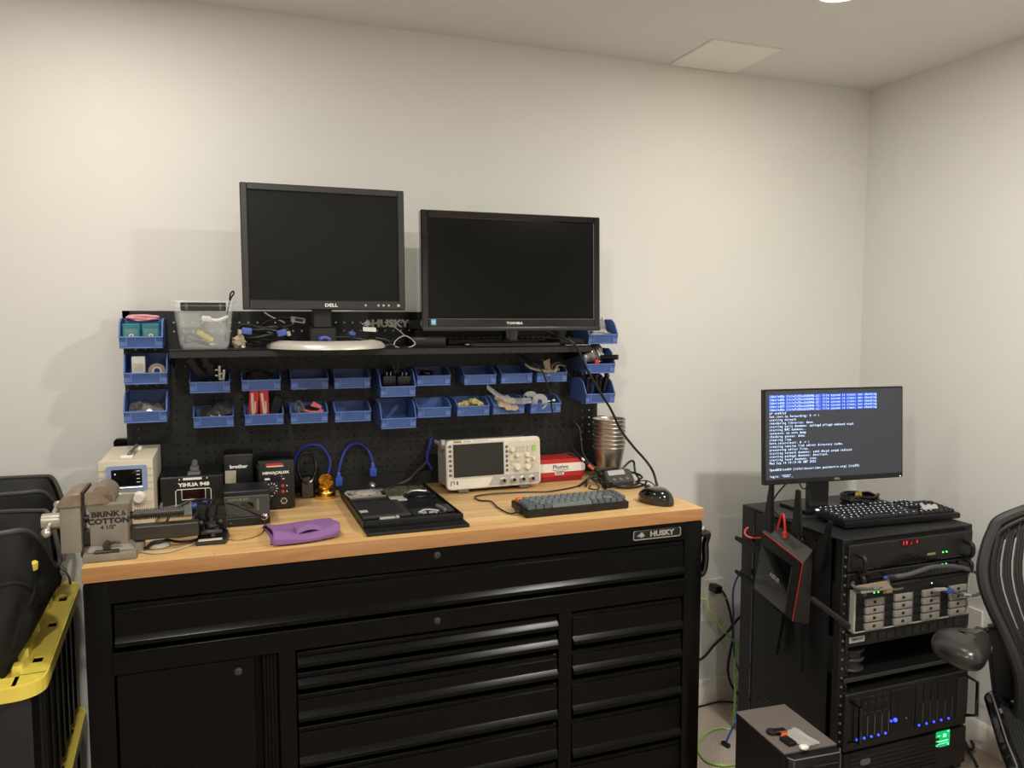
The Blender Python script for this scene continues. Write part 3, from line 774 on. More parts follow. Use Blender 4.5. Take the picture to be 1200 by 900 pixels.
MB().tube([c+Vector((-.02, 0, .003)), c+Vector((-.05, .01, .004)), c+Vector((-.085, .015, -.008)), c+Vector((-.09, .02, -.02)), c+Vector((-.05, .015, -.022)), c+Vector((-.01, .02, -.015))], .0035).build('lead', 'cable_black', t)
lump('crumpled_paper', (.337, .44, S+.019), (.015, .014, .017), 'paper_beige', 'crumpled beige paper scrap between clear box and coiled cable', 'paper', 61, .2)
lump('wing_nut', (.347, .40, S+.006), (.006, .005, .005), 'silver', 'small metal nut in front of the coiled cable', 'nut', 62, .1)

# ---- 4:3 screen
t = thing('square_computer_monitor', 'black squarish monitor switched off on a silver arc stand', 'monitor', (.57, .40, S))
ym = .36
p00, p10, p01, p11 = at(284, 363, y=ym), at(474, 363, y=ym), at(281, 211, y=ym), at(474, 225, y=ym)
mw = (p10.x-p00.x+p11.x-p01.x)/2; mh = (p01.z+p11.z-p00.z-p10.z)/2; mc = (p00+p10+p01+p11)/4
tl = Matrix.Translation(mc) @ Euler((R(-1), 0, R(-.5))).to_matrix().to_4x4()
def panel(t, Mx, w, h, bz, bzb, dep, mb, ms, rr=.006, lipz=.003):
    """bezel ring with a screen set into it; local x right, z up, front -y"""
    b = MB(); b.M = Mx
    b.bx(-w/2, -w/2+bz, 0, dep, -h/2, h/2, .0025); b.bx(w/2-bz, w/2, 0, dep, -h/2, h/2, .0025)
    b.bx(-w/2+bz-.002, w/2-bz+.002, 0, dep, h/2-bz, h/2, .0025); b.bx(-w/2+bz-.002, w/2-bz+.002, 0, dep, -h/2, -h/2+bzb, .0025)
    o = b.build('bezel', mb, t)
    b = MB(); b.M = Mx; b.bx(-w/2+bz-.001, w/2-bz+.001, lipz, dep, -h/2+bzb-.001, h/2-bz+.001); s = b.build('screen', ms, t)
    return o, s
bz_, sc_ = panel(t, tl, mw, mh, .0185, .026, .03, 'bezel_grey', 'screen_matte', lipz=.006)
b = MB(); b.M = tl; b.hexa([(-mw/2+.012, .03, -mh/2+.012), (mw/2-.012, .03, -mh/2+.012), (mw/2-.012, .03, mh/2-.012), (-mw/2+.012, .03, mh/2-.012)], [(-mw/2+.06, .06, -mh/2+.06), (mw/2-.06, .06, -mh/2+.06), (mw/2-.06, .06, mh/2-.06), (-mw/2+.06, .06, mh/2-.06)]); b.build('back_cover', 'black_plastic', t)
b = MB(); b.text('DELL', .0125, tl @ FRONT(.012, -.0002, -mh/2+.012), .0006, .03, 1.25); b.build('logo', 'lettering_white', bz_)
for k, uu in enumerate((428.3, 443.3, 449.3, 455.3, 466.7)):
    q = at(uu, 362, y=ym); b = MB(); b.M = tl; b.cyl((q.x-mc.x, .002, -mh/2+.0125), (q.x-mc.x, -.0015, -mh/2+.0125), .0042 if k == 4 else .0030, n=14); b.build('button', 'silver', bz_)
# column + base
b = MB(); b.bx(.532, .585, .395, .425, S+.012, mc.z, .004); b.bx(.522, .596, .39, .43, S+.012, S+.06, .004); b.build('column', 'black_plastic', t)
bc = Vector((.575, .455))
b = MB(); out = []; inn = []
for k in range(25):
    a = R(180+180*k/24); out.append((bc.x+.165*math.cos(a)*1.0, bc.y+.215*math.sin(a)))
    inn.append((bc.x+.10*math.cos(a), bc.y+.10*math.sin(a)))
prof = []
def basef(u, v):
    a = R(178+184*u)
    # v: outer bottom -> outer rise -> crest -> inner
    ro = ((1.0, .0), (.985, .010), (.93, .017), (.80, .022), (.62, .020), (.52, .008), (.52, .0))[int(round(v*6))]
    return Vector((bc.x+.165*ro[0]*math.cos(a), bc.y+.22*ro[0]*math.sin(a), S+.0005+ro[1]))
b.grid(basef, 40, 7); b.build('stand_base', 'silver_paint', t, smooth=60)
b = MB(); b.bx(.53, .59, .30, .42, S+.012, S+.019, .003); b.build('base_plate', 'black_plastic', t)
tag(MB().tube([(.545, .36, S+.026), (.56, .37, S+.03), (.575, .375, S+.024)], .006).build('blue_plug_end', 'vga_blue'), 'small blue plug end lying on the silver stand', 'plug')
tag(MB().box(sp(412, 391, .44), (.02, .014, .012), .003, (0, .2, .3), 2).build('blue_screen_plug', 'vga_blue'), 'small blue plug lying beside the black monitor column', 'plug')
cable('monitor_lead', [(.56, .44, S+.04), (.60, .45, S+.03), (.64, .45, S+.028), (.69, .44, S+.02), (.735, .41, S+.008), (.76, .40, S+.006)], .003, 'cable_black', 'thin black lead running along the shelf behind the silver stand', 'cable')
b = MB(); c = sp(433, 386, .43); b.box(c, (.038, .001, .014), .0003, (-.5, .06, 0)); tag(b.build('white_card', 'white'), 'small white card leaning under the lettering on the pegboard', 'card')
cable('wire_loop', [sp(462, 405, .385)+Vector((0, 0, .001)), sp(463, 400, .39), sp(471, 394, .40), sp(478, 394.5, .40), sp(485, 400, .395), sp(486, 404, .39), sp(478, 407.5, .384), sp(470, 408, .384), sp(463, 406, .385)], .0016, 'light_grey', 'thin grey wire loop on the front edge of the shelf', 'wire', n=6)
cable('thin_grey_wire', [sp(474, 393, .40), sp(466, 386, .42), sp(458, 381, .45)], .0013, 'light_grey', 'thin grey wire rising from the wire loop to the pegboard', 'wire', n=6)
cable('loose_black_lead', [sp(440, 396, .42), sp(452, 398, .41), sp(458, 403, .40), sp(450, 405.5, .40), sp(444, 403, .41), sp(452, 400, .42), sp(470, 400, .43)], .0028, 'cable_black', 'tangled black lead on the shelf between silver stand and wire loop', 'cable')
t = thing('black_power_brick', 'flat black power brick on the shelf beside the wire loop', 'power brick', (.87, .45, S))
MB().bx(.822, .925, .43, .49, S+.001, S+.029, .004, 2).build('case', 'black_plastic', t)
MB().bx(.83, .86, .4285, .43, S+.022, S+.025).build('printed_mark', 'mid_grey', t)
lump('small_silver_key', sp(548, 404.5, .40)+Vector((0, 0, .002)), (.008, .005, .002), 'silver', 'small bent silver piece on the shelf by the power brick', 'metal piece', 66, .1)
t = thing('black_dock', 'black box with a pale edge behind the wide screen', 'box', (.87, .53, S))
MB().bx(.842, .905, .51, .57, S+.05, S+.078, .003).build('case', 'black_plastic', t); MB().bx(.85, .89, .515, .565, S+.001, S+.05).build('stand', 'black_matte', t)
# ---- wide screen
t = thing('wide_television', 'black glossy wide television switched off on the pegboard shelf', 'television', (1.14, .42, S))
yt = .395
p00, p10, p01, p11 = at(495, 388, y=yt), at(700, 387, y=yt), at(494, 246, y=yt), at(704, 253.5, y=yt)
tw_ = (p10.x-p00.x+p11.x-p01.x)/2; th_ = (p01.z+p11.z-p00.z-p10.z)/2; tc_ = (p00+p10+p01+p11)/4
tm = Matrix.Translation(tc_) @ Euler((R(-1.5), 0, R(-1.5))).to_matrix().to_4x4()
bz_, sc_ = panel(t, tm, tw_, th_, .021, .036, .03, 'black_gloss', 'screen_off', lipz=.003)
b = MB(); b.M = tm; b.bx(-tw_/2+.019, tw_/2-.019, .0005, .004, -th_/2+.0345, -th_/2+.036); b.bx(tw_/2-.0225, tw_/2-.021, .0005, .004, -th_/2+.036, th_/2-.021); b.build('inner_edge', 'mid_grey', bz_)
b = MB(); b.M = tm; b.bx(-tw_/2, tw_/2, -.004, .028, -th_/2-.001, -th_/2+.012, .004, 2); b.build('bottom_strip', 'bezel_grey', bz_)
b = MB(); b.M = tm; b.bx(-tw_/2+.02, tw_/2-.02, .03, .055, -th_/2+.03, th_/2-.04, .01); b.build('back_cover', 'black_plastic', t)
b = MB(); b.text('TOSHIBA', .0105, tm @ FRONT(0, -.0002, -th_/2+.0225), .0005, .02, 1.2); b.build('logo', 'lettering_white', bz_)
b = MB(); b.rounded(.015, .0165, .001, .0006, tm @ FRONT(-tw_/2+.034, 0, -th_/2+.026)); st = b.build('sticker', 'sticker_blue', bz_)
b = MB()
for z in (.003, 0, -.004): b.rounded(.010, .0014, .0004, .0003, tm @ FRONT(-tw_/2+.034, -.0006, -th_/2+.026+z))
b.build('sticker_print', 'lettering_white', st)
ftc = tc_.x+.005
MB().cyl((ftc, yt+.045, S+.014), (ftc, yt+.045, tc_.z-th_/2+.01), .026, .030, n=24).build('neck', 'black_gloss', t)
b = MB(); b.M = Matrix.Translation((ftc, yt+.045, S+.0005)); b.prism(rrect(.30, .125, .025, 8), .009, None, .003, 2); b.build('foot', 'black_gloss', t)
# keyboard under the screen
t = thing('shelf_keyboard', 'black keyboard lying on the shelf under the wide television', 'keyboard', (1.12, .53, S))
MB().bx(.955, 1.315, .515, .592, S+.001, S+.017, .003).build('case', 'black_plastic', t)
b = MB()
for r in range(4):
    for k in range(19): b.box((.965+.0185*k+.004*(r % 2), .526+.0185*r, S+.0195), (.0155, .0155, .006), .001, top=(.8, .8))
kc = b.build('keycaps', 'key_black', t)
b = MB()
for r in range(3):
    for k in range(19): b.box((.965+.0185*k+.004*(r % 2), .524+.0185*r, S+.0228), (.004, .003, .0006))
b.build('key_legends', 'light_grey', kc)
t = thing('black_booklet', 'flat black case lying on the shelf behind the television cord', 'case', (1.34, .5, S))
b = MB(); b.box((1.335, .50, S+.012), (.09, .15, .016), .002, (0, .0, .05)); b.build('cover', 'black_matte', t)
MB().bx(1.300, 1.376, .388, .394, S+.0005, S+.0022).build('white_edge', 'light_grey', t)

# ================================================================== on the worktop
# ---- bench vise
t = thing('bench_vise', 'grey cast bench vise on the front corner of the worktop', 'vise', (.05, .11, H))
VY = .055                                  # front face of the castings
b = MB(); b.bx(-.002, .104, VY-.022, .175, H+.0005, H+.018, .004, 2); b.cyl((.05, .11, H+.0005), (.05, .11, H+.022), .066, n=32)
b.build('base', 'vise_paint', t)
b = MB(); b.hexa([(.004, VY-.012, H+.018), (.102, VY-.012, H+.018), (.102, .165, H+.018), (.004, .165, H+.018)], [(.012, VY, H+.034), (.088, VY, H+.034), (.088, .155, H+.034), (.012, .155, H+.034)], .003)
b.bx(.011, .087, VY, .155, H+.03, H+.118, .004, 2)
b.hexa([(.011, VY, H+.106), (.087, VY, H+.106), (.087, .155, H+.106), (.011, .155, H+.106)], [(.006, VY-.006, H+.122), (.093, VY-.006, H+.122), (.093, .16, H+.122), (.006, .16, H+.122)], .002)
body = b.build('fixed_body', 'vise_paint', t)
b = MB(); b.cyl((.034, .085, H+.132), (.034, .17, H+.132), .026, n=24); b.bx(.012, .056, .085, .17, H+.118, H+.136)
b.hexa([(.004, VY-.004, H+.122), (.05, VY-.004, H+.122), (.05, .175, H+.122), (.004, .175, H+.122)], [(.004, VY-.004, H+.1515), (.022, VY-.004, H+.1515), (.022, .175, H+.1515), (.004, .175, H+.1515)], .003)
b.build('fixed_jaw', 'vise_worn', t)
b = MB(); b.bx(-.046, -.005, VY, .135, H+.020, H+.122, .004, 2); mj = b.build('moving_jaw', 'vise_paint', t)
b = MB()
b.prism([(-.052, H+.12), (-.003, H+.12), (-.003, H+.1515), (-.022, H+.1515), (-.036, H+.146), (-.048, H+.133)], .125, frame((0, VY-.004, 0), (1, 0, 0), (0, 0, 1)) @ Matrix.Scale(-1, 4, (0, 0, 1)), .003)
b.build('jaw_head', 'vise_worn', mj)
b = MB()
for x in (-.0015, .0005): b.bx(x-.0012, x+.0012, VY+.004, .17, H+.136, H+.152)
b.build('jaw_plates', 'steel_rough', t)
b = MB(); b.bx(-.03, .232, .088, .124, H+.026, H+.058, .002); b.build('slide_bar', 'steel_rough', t)
b = MB(); b.cyl((-.07, .106, H+.083), (.20, .106, H+.083), .0085, n=14)
for k in range(22): b.cyl((.096+.0048*k, .106, H+.083), (.0982+.0048*k, .106, H+.083), .0125, n=14)
b.build('screw', 'steel_rough', t)
b = MB(); b.cyl((-.088, .106, H+.083), (-.046, .106, H+.083), .018, n=20); sh = b.build('screw_head', 'silver', t)
b = MB(); b.tube([(-.072, .19, H+.10), (-.072, .106, H+.083), (-.072, .060, H+.070)], .006, n=10, sm=0); b.sph((-.072, .056, H+.069), .0105); b.sph((-.072, .192, H+.10), .0105); b.build('handle_bar', 'silver', sh)
b = MB(); b.text('BRINK', .0165, FRONT(.0435, VY+.0002, H+.1005), .0008, .05, 1.2); b.text('&', .0155, FRONT(.0795, VY+.0002, H+.1005), .0008, .018, 1.1); b.text('COTTON', .0165, FRONT(.0495, VY+.0002, H+.085), .0008, .055, 1.16); b.text('4 1/2"', .011, FRONT(.048, VY+.0002, H+.0715), .0008, .04, 1.15)
b.build('cast_lettering', 'lettering_dark', body)
b = MB(); b.cyl((.045, VY-.016, H+.034), (.045, VY+.002, H+.034), .008, n=12); b.tube([(.040, VY-.012, H+.036), (.062, VY-.018, H+.041), (.074, VY-.018, H+.040)], .003, n=8); b.bx(.02, .07, VY-.02, VY-.004, H+.018, H+.024, .002)
b.build('clamp_bolt', 'steel_rough', t)

# ---- bench power supply
t = thing('bench_power_supply', 'beige bench power supply with a blue framed display behind the vise', 'power supply', (.06, .45, H))
px0, px1, py0, py1, pz = -.001, .121, .30, .56, 1.137
MB().bx(px0, px1, py0+.004, py1, H+.008, pz, .004, 2).build('case', 'beige', t)
fp = MB().bx(px0-.001, px1+.001, py0-.004, py0+.010, H+.006, pz+.0015, .003, 2).build('front_panel', 'beige', t)
b = MB()
for k in range(4):
    z = pz-.022-k*.017
    b.bx(px0+.001, px0+.016, py0-.005, py0-.0035, z, z+.0012); b.bx(px1-.016, px1-.001, py0-.005, py0-.0035, z, z+.0012)
b.bx(px1-.02, px1-.004, py0-.005, py0-.0035, H+.072, H+.0732); b.bx(px1-.02, px1-.004, py0-.005, py0-.0035, H+.066, H+.0672)
b.build('panel_grooves', 'beige_dark', fp)
zd = pz-.043
dsp = MB().rounded(.092, .064, .006, .006, FRONT(.062, py0-.003, zd)).build('display_frame', 'lcd_frame', fp)
MB().rounded(.069, .042, .002, .001, FRONT(.062, py0-.0088, zd+.002)).build('display', 'black_gloss', dsp)
b = MB(); b.bx(.03, .098, py0-.0115, py0-.009, zd-.027, zd-.022, .001); b.build('display_ledge', 'silver', dsp)
b = MB()
for z in (.012, -.008): b.cyl((.036, py0-.0098, zd+z), (.036, py0-.0105, zd+z), .0022, n=10)
for z in (.017, .008, -.002, -.011): b.bx(.084, .092, py0-.0105, py0-.0098, zd+z, zd+z+.0015)
b.build('indicators', 'lettering_white', dsp)
for x, r in ((.040, .0145), (.088, .0155)):
    MB().lathe([(r, 0), (r, .009), (r*.9, .012), (r*.82, .020), (r*.7, .022), (0, .022)], FRONT(x, py0-.004, H+.085), 24).build('knob', 'white_plastic', fp)
for x in (.070, .088, .106): MB().sph((x, py0-.006, H+.036), .0075, (1, .8, 1)).build('terminal', 'white_plastic', fp)
hd = MB().tube([(.064, py0+.035, pz+.001), (.064, py0+.040, pz+.010), (.066, py0+.09, pz+.012), (.068, py0+.16, pz+.012), (.068, py0+.165, pz+.001)], .008, n=8, flat=.55).build('handle', 'mid_grey', t)
for a_ in ((.044, .074, py0+.022, py0+.05, pz, pz+.009), (.055, .082, py0+.15, py0+.18, pz, pz+.010)): MB().bx(*a_, .002).build('handle_mount', 'white_plastic', t)
b = MB()
for x in (.012, .108):
    for y in (.32, .54): b.cyl((x, y, H+.0005), (x, y, H+.009), .008, n=12)
b.each('foot', 'black_plastic', t)

def station_text(b, s, size, x, y, z, bold=.02, sx=1.1): b.text(s, size, FRONT(x, y, z), .0005, bold, sx)
# ---- hot air station
t = thing('black_soldering_station', 'black soldering station with a white outlined display behind the vise screw', 'soldering station', (.205, .5, H))
hx0, hx1, hy0, hz = .128, .286, .40, 1.069
MB().bx(hx0, hx1, hy0, .578, H+.004, hz, .003).build('case', 'black_steel', t)
fp = MB().bx(hx0+.001, hx1-.001, hy0-.004, hy0+.002, H+.002, hz-.001, .0015).build('front_panel', 'black_steel_dark', t)
b = MB(); station_text(b, 'YIHUA 948', .0135, .212, hy0-.0042, hz-.022, .05, 1.2)
b.bx(.185, .232, hy0-.0046, hy0-.004, hz-.009, hz-.003); b.cyl((.176, hy0-.0046, hz-.007), (.176, hy0-.004, hz-.007), .002, n=8); b.cyl((.245, hy0-.0046, hz-.006), (.245, hy0-.004, hz-.006), .002, n=8)
zt = hz-.034
b.tube([(.166, hy0-.0042, H+.01), (.166, hy0-.0042, zt-.004), (.170, hy0-.0042, zt), (.250, hy0-.0042, zt), (.254, hy0-.0042, zt-.004), (.254, hy0-.0042, H+.01)], .0011, n=6, sm=0)
b.tube([(.181, hy0-.0042, zt), (.181, hy0-.0042, zt-.028), (.240, hy0-.0042, zt-.028), (.240, hy0-.0042, zt)], .0011, n=6, sm=0)
b.build('panel_print', 'lettering_white', fp)
MB().bx(.1825, .2385, hy0-.0048, hy0-.004, zt-.0268, zt-.001).build('display', 'label_glass', fp)
b = MB(); b.bx(.196, .228, hy0+.01, hy0+.05, hz, hz+.006, .001); b.bx(.202, .224, hy0+.03, hy0+.06, hz+.006, hz+.02, .003, 2); b.cyl((.213, hy0+.03, hz+.018), (.213, hy0+.07, hz+.026), .008, n=12)
tag(b.build('iron_rest', 'mid_grey'), 'small grey metal rest on top of the black soldering station with the outlined display', 'rest')
# ---- label printer
t = thing('label_printer', 'small black label printer with a beige sticker between two stations', 'label printer', (.325, .5, H))
lx0, lx1, ly0, lz = .287, .367, .47, 1.111
MB().bx(lx0, lx1, ly0, .575, H+.001, lz, .006, 2).build('case', 'black_plastic', t)
b = MB()
for k in range(4): b.bx(lx0+.008+.018*k, lx0+.018+.018*k, ly0-.0016, ly0, lz-.016, lz-.012, .0006); b.bx(lx0+.010+.018*k, lx0+.016+.018*k, ly0-.0016, ly0, lz-.008, lz-.006, .0004)
b.build('keys', 'dark_grey', t)
MB().bx(lx0+.003, lx1-.003, ly0-.001, ly0, lz-.0265, lz-.0258).build('seam', 'dark_grey', t)
b = MB(); station_text(b, 'brother', .0130, .327, ly0-.0008, lz-.036, .055, 1.15); b.build('lettering', 'lettering_white', t)
MB().box((.305, ly0-.001, lz-.064), (.029, .0012, .036), rot=(0, .03, 0)).build('sticker', 'beige_dark', t)
# ---- second station with the dial
t = thing('black_dial_station', 'black soldering station with a white ringed dial and two red buttons', 'soldering station', (.427, .47, H))
nx0, nx1, ny0, nz = .374, .474, .395, 1.103
Mn = Matrix.Translation(((nx0+nx1)/2, ny0, H))
b = MB(); b.bx(nx0, nx1, ny0+.002, .53, H+.003, nz, .006, 2); b.build('case', 'black_steel', t)
fp = MB().bx(nx0+.003, nx1-.001, ny0-.002, ny0+.004, H+.004, nz-.004, .004, 2).build('front_panel', 'black_plastic', t)
xc = (nx0+nx1)/2
b = MB(); b.bx(xc-.027, xc+.018, ny0-.003, ny0-.002, nz-.018, nz-.011); o1 = b.build('red_stripe', 'red', fp)
b = MB(); b.bx(xc-.025, xc+.020, ny0-.003, ny0-.002, nz-.0215, nz-.018); b.build('cream_stripe', 'beige', fp)
b = MB(); station_text(b, 'NEWACALOX', .0096, xc-.001, ny0-.0021, nz-.038, .05, 1.14)
b.bx(xc-.031, xc-.017, ny0-.003, ny0-.002, nz-.057, nz-.052); b.bx(xc-.006, xc+.0, ny0-.003, ny0-.002, nz-.0435, nz-.0425); b.bx(xc+.016, xc+.022, ny0-.003, ny0-.002, nz-.057, nz-.055); b.cyl((xc+.014, ny0-.003, nz-.048), (xc+.014, ny0-.002, nz-.048), .001, n=8)
dz = nz-.082
for k in range(11):
    a = R(-150+30*k)
    b.box((xc-.013+.0145*math.sin(a), ny0-.0025, dz+.0145*math.cos(a)), (.0016, .001, .005), rot=(0, a, 0))
b.bx(xc-.016, xc-.010, ny0-.003, ny0-.002, dz-.021, dz-.0195)
b.cyl((xc+.028, ny0-.003, dz+.006), (xc+.028, ny0-.002, dz+.006), .0018, n=8); b.cyl((xc+.028, ny0-.003, dz-.010), (xc+.028, ny0-.002, dz-.010), .0018, n=8); b.cyl((xc-.02, ny0-.003, dz-.030), (xc-.02, ny0-.002, dz-.030), .0015, n=8)
b.build('panel_print', 'lettering_white', fp)
MB().bx(xc-.016, xc+.011, ny0-.003, ny0-.002, nz-.062, nz-.046).build('display', 'label_glass', fp)
MB().lathe([(.0095, 0), (.0085, .010), (.006, .012), (0, .012)], FRONT(xc-.013, ny0-.002, dz), 18).build('dial', 'dark_grey', fp)
for z in (.006, -.010): MB().lathe([(.0048, 0), (.0045, .003), (.002, .0038), (0, .0038)], FRONT(xc+.017, ny0-.002, dz+z), 16).build('red_button', 'red', fp)
b = MB(); b.prism([(.0095*math.cos(k*PI/3), .0095*math.sin(k*PI/3)) for k in range(6)], .004, FRONT(xc+.019, ny0-.002, dz-.036)); sk = b.build('socket_nut', 'silver', fp)
MB().lathe([(.0062, .0042), (0, .0042)], FRONT(xc+.019, ny0-.002, dz-.036), 16).build('socket', 'black_gloss', sk)
b = MB()
for x in (nx0+.012, nx1-.012):
    for y in (ny0+.015, .515): b.cyl((x, y, H+.0005), (x, y, H+.004), .006, n=10)
b.each('foot', 'black_plastic', t)
# ---- third station, front
t = thing('grey_soldering_station', 'dark grey low soldering station with a small window behind the purple cloth', 'soldering station', (.342, .3, H))
gx0, gx1, gy0, gz = .286, .398, .245, 1.05
MB().bx(gx0, gx1, gy0+.004, .36, H+.003, gz, .003).build('case', 'black_plastic', t)
fp = MB().bx(gx0, gx1, gy0-.001, gy0+.005, H+.022, gz-.012, .002).build('front_panel', 'station_grey', t)
MB().bx(gx0, gx1, gy0-.004, gy0+.005, H+.002, H+.022, .002).build('lower_panel', 'black_plastic', t)
MB().bx(gx0+.042, gx0+.072, gy0-.002, gy0-.0005, H+.044, H+.061).build('window', 'black_gloss', fp)
b = MB(); b.text('AOYUE-937', .0088, FRONT(gx0+.036, gy0-.0012, gz-.021), .0004, .015, 1.15)
for k in range(4): b.lathe([(.0022, 0), (.0036, 0), (.0036, .0006), (.0022, .0006)], FRONT(gx0+.083, gy0-.0012, H+.042+.0075*k), 12)
b.build('gold_print', 'lettering_gold', fp)
b = MB(); b.text('CE  20W', .0066, FRONT(gx0+.026, gy0-.0012, H+.032), .0004, .005, 1); b.build('rating_print', 'mid_grey', fp)
b = MB(); b.text('- o', .006, FRONT(gx0+.014, gy0-.0042, H+.011), .0004, .02, 1); b.build('switch_print', 'lettering_grey', t)
b = MB(); b.lathe([(.0095, 0), (.0095, .004), (.008, .007), (.0045, .009), (.0045, .014), (0, .014)], FRONT(gx1-.014, gy0-.004, H+.022), 16); b.build('connector', 'chrome', t)
cable('iron_lead', [(gx1-.014, gy0-.018, H+.020), (.360, .20, H+.040), (.327, .185, H+.064), (.295, .19, H+.075), (.262, .18, H+.075), (.228, .15, H+.066), (.213, .135, H+.045), (.207, .14, H+.024)], .0030, 'cable_black', 'thin black lead from the grey station arching to the work holder', 'cable')
cable('arched_lead', [(.155, .15, H+.042), (.170, .17, H+.066), (.20, .19, H+.083), (.235, .185, H+.090), (.268, .17, H+.086), (.285, .165, H+.07), (.29, .16, H+.05)], .0032, 'cable_black', 'black lead arching over the clear tube behind the work holder', 'cable')
# ---- clear tube with blue caps
t = thing('clear_tube', 'clear tube with blue end caps lying behind the work holder', 'tube', (.19, .2, H))
b = MB(); b.cyl((.145, .20, H+.058), (.212, .20, H+.066), .016, n=20); b.build('tube_wall', 'clear_plastic', t)
b = MB(); b.bx(.142, .147, .178, .222, H+.001, H+.082, .001); b.bx(.209, .214, .178, .222, H+.001, H+.088, .001); b.build('end_plate', 'clear_plastic', t)
for x, z in ((.219, .073), (.243, .078)): MB().cyl((x-.004, .196, H+z), (x+.006, .196, H+z), .0085, n=16).build('blue_cap', 'wire_blue', t)
b = MB(); b.bx(.214, .27, .19, .22, H+.0005, H+.07, .004); b.build('rear_block', 'black_plastic', t)
b = MB(); b.bx(.149, .207, .185, .215, H+.001, H+.032, .002); b.build('base_block', 'paper_beige', t)
# ---- work holder
t = thing('swivel_work_holder', 'black swivel work holder with a cream strip on its base', 'work holder', (.258, .13, H))
b = MB(); b.hexa([(.222, .09, H+.0005), (.292, .085, H+.0005), (.300, .16, H+.0005), (.228, .165, H+.0005)], [(.226, .094, H+.014), (.290, .089, H+.014), (.294, .155, H+.022), (.230, .16, H+.022)], .003); ba = b.build('base', 'black_plastic', t)
MB().box((.256, .0905, H+.0135), (.052, .009, .003), rot=(.0, -.02, -.07)).build('cream_strip', 'beige', ba)
b = MB(); b.sph((.258, .13, H+.036), .019); b.cyl((.258, .13, H+.02), (.258, .13, H+.06), .013, n=16)
b.build('ball_joint', 'black_gloss', t)
b = MB(); b.box((.236, .15, H+.056), (.022, .03, .066), .004, (.12, .06, 0), 2); b.box((.281, .15, H+.054), (.022, .03, .060), .004, (.12, -.1, 0), 2); b.box((.258, .142, H+.05), (.05, .016, .022), .004, (.1, 0, 0), 2)
b.cyl((.258, .135, H+.062), (.266, .13, H+.09), .014, .008, 14); b.cyl((.266, .13, H+.088), (.276, .128, H+.104), .007, .011, 12)
b.build('jaws', 'black_plastic', t)
for x, z in ((.236, .044), (.279, .044), (.262, .018), (.272, .026)): MB().sph((x, .118 if z > .03 else .098, H+z+.004), .0058).build('screw_knob', 'dark_grey', t)
b = MB(); b.tube([(.238, .105, H+.026), (.25, .098, H+.03), (.268, .098, H+.03), (.28, .104, H+.028)], .005); b.build('clamp_bar', 'dark_grey', t)
# ---- parts dish and loose leads
b = MB(); b.lathe([(0, .001), (.023, .001), (.026, .004), (.024, .010), (.018, .014), (0, .015)], Matrix.Translation((.143, .115, H)), 28)
tag(b.build('round_grey_disc', 'light_grey'), 'round pale disc with a black lead over it beside the vise', 'disc')
cable('bench_lead', [(.098, .10, H+.012), (.115, .095, H+.006), (.135, .092, H+.018), (.15, .092, H+.020), (.165, .11, H+.016), (.185, .125, H+.006), (.215, .13, H+.004), (.235, .15, H+.004)], .0032, 'cable_black', 'thin black lead crossing the round pale disc', 'cable')
cable('tan_lead', [(.105, .085, H+.003), (.13, .06, H+.003), (.165, .055, H+.003), (.19, .075, H+.003), (.215, .10, H+.003), (.222, .125, H+.003)], .0020, 'beige_dark', 'thin tan lead curving on the wood before the work holder', 'cable')
cable('thin_bronze_wire', [(.292, .12, H+.002), (.32, .105, H+.002), (.355, .12, H+.002), (.375, .155, H+.003), (.383, .205, H+.006), (.384, .225, H+.016)], .0012, 'brass', 'thin bronze wire looping from the grey station towards the work holder', 'wire', n=6)
# ---- iron holder ring and brass cleaner
t = thing('iron_holder', 'black oval iron holder standing behind the brass cleaner', 'iron holder', (.515, .53, H))
c = at(359.5, 548, y=.52); ring = []
for k in range(24):
    a = 2*PI*k/24; ring.append((c.x+.026*math.cos(a)*(1+.12*math.sin(a)), c.y+.015*math.sin(a), c.z+.044*math.sin(a)))
MB().tube(ring, .0045, n=8, sm=0, closed=True).build('ring', 'black_gloss', t)
b = MB(); b.box((c.x, c.y, c.z-.035), (.034, .03, .03), .008, (.2, 0, 0), 2); b.bx(c.x-.02, c.x+.02, c.y-.015, c.y+.03, H+.0005, c.z-.03, .004); b.build('stem', 'black_gloss', t)
t = thing('brass_tip_cleaner', 'shiny brass tip cleaner with metal wool standing before the blue cord', 'tip cleaner', (.568, .50, H))
b = MB(); b.lathe([(0, .0005), (.030, .0005), (.031, .004), (.031, .018), (.029, .022), (.018, .023), (.017, .026)], Matrix.Translation((.568, .50, H)), 36)
Mt = Matrix.Translation((.568, .50, H+.04)) @ Euler((R(48), 0, R(8))).to_matrix().to_4x4()
b.lathe([(.008, -.024), (.021, -.018), (.0235, -.012), (.0235, .020), (.0225, .022), (.0205, .020), (.0205, .0)], Mt, 32)
b.build('cup', 'brass', t)
b = MB(); rnd = random.Random(5)
for k in range(26):
    a = rnd.uniform(0, 6.28); r = rnd.uniform(.0, .017); pts = []
    for j in range(4): pts.append(Mt @ Vector((r*math.cos(a)+rnd.uniform(-.006, .006), r*math.sin(a)+rnd.uniform(-.006, .006), .012+rnd.uniform(-.006, .006))))
    b.tube(pts, .0012, n=5, sm=4)
b.lathe([(0, .006), (.0205, .006)], Mt, 24); b.build('metal_wool', 'brass_wool', t)
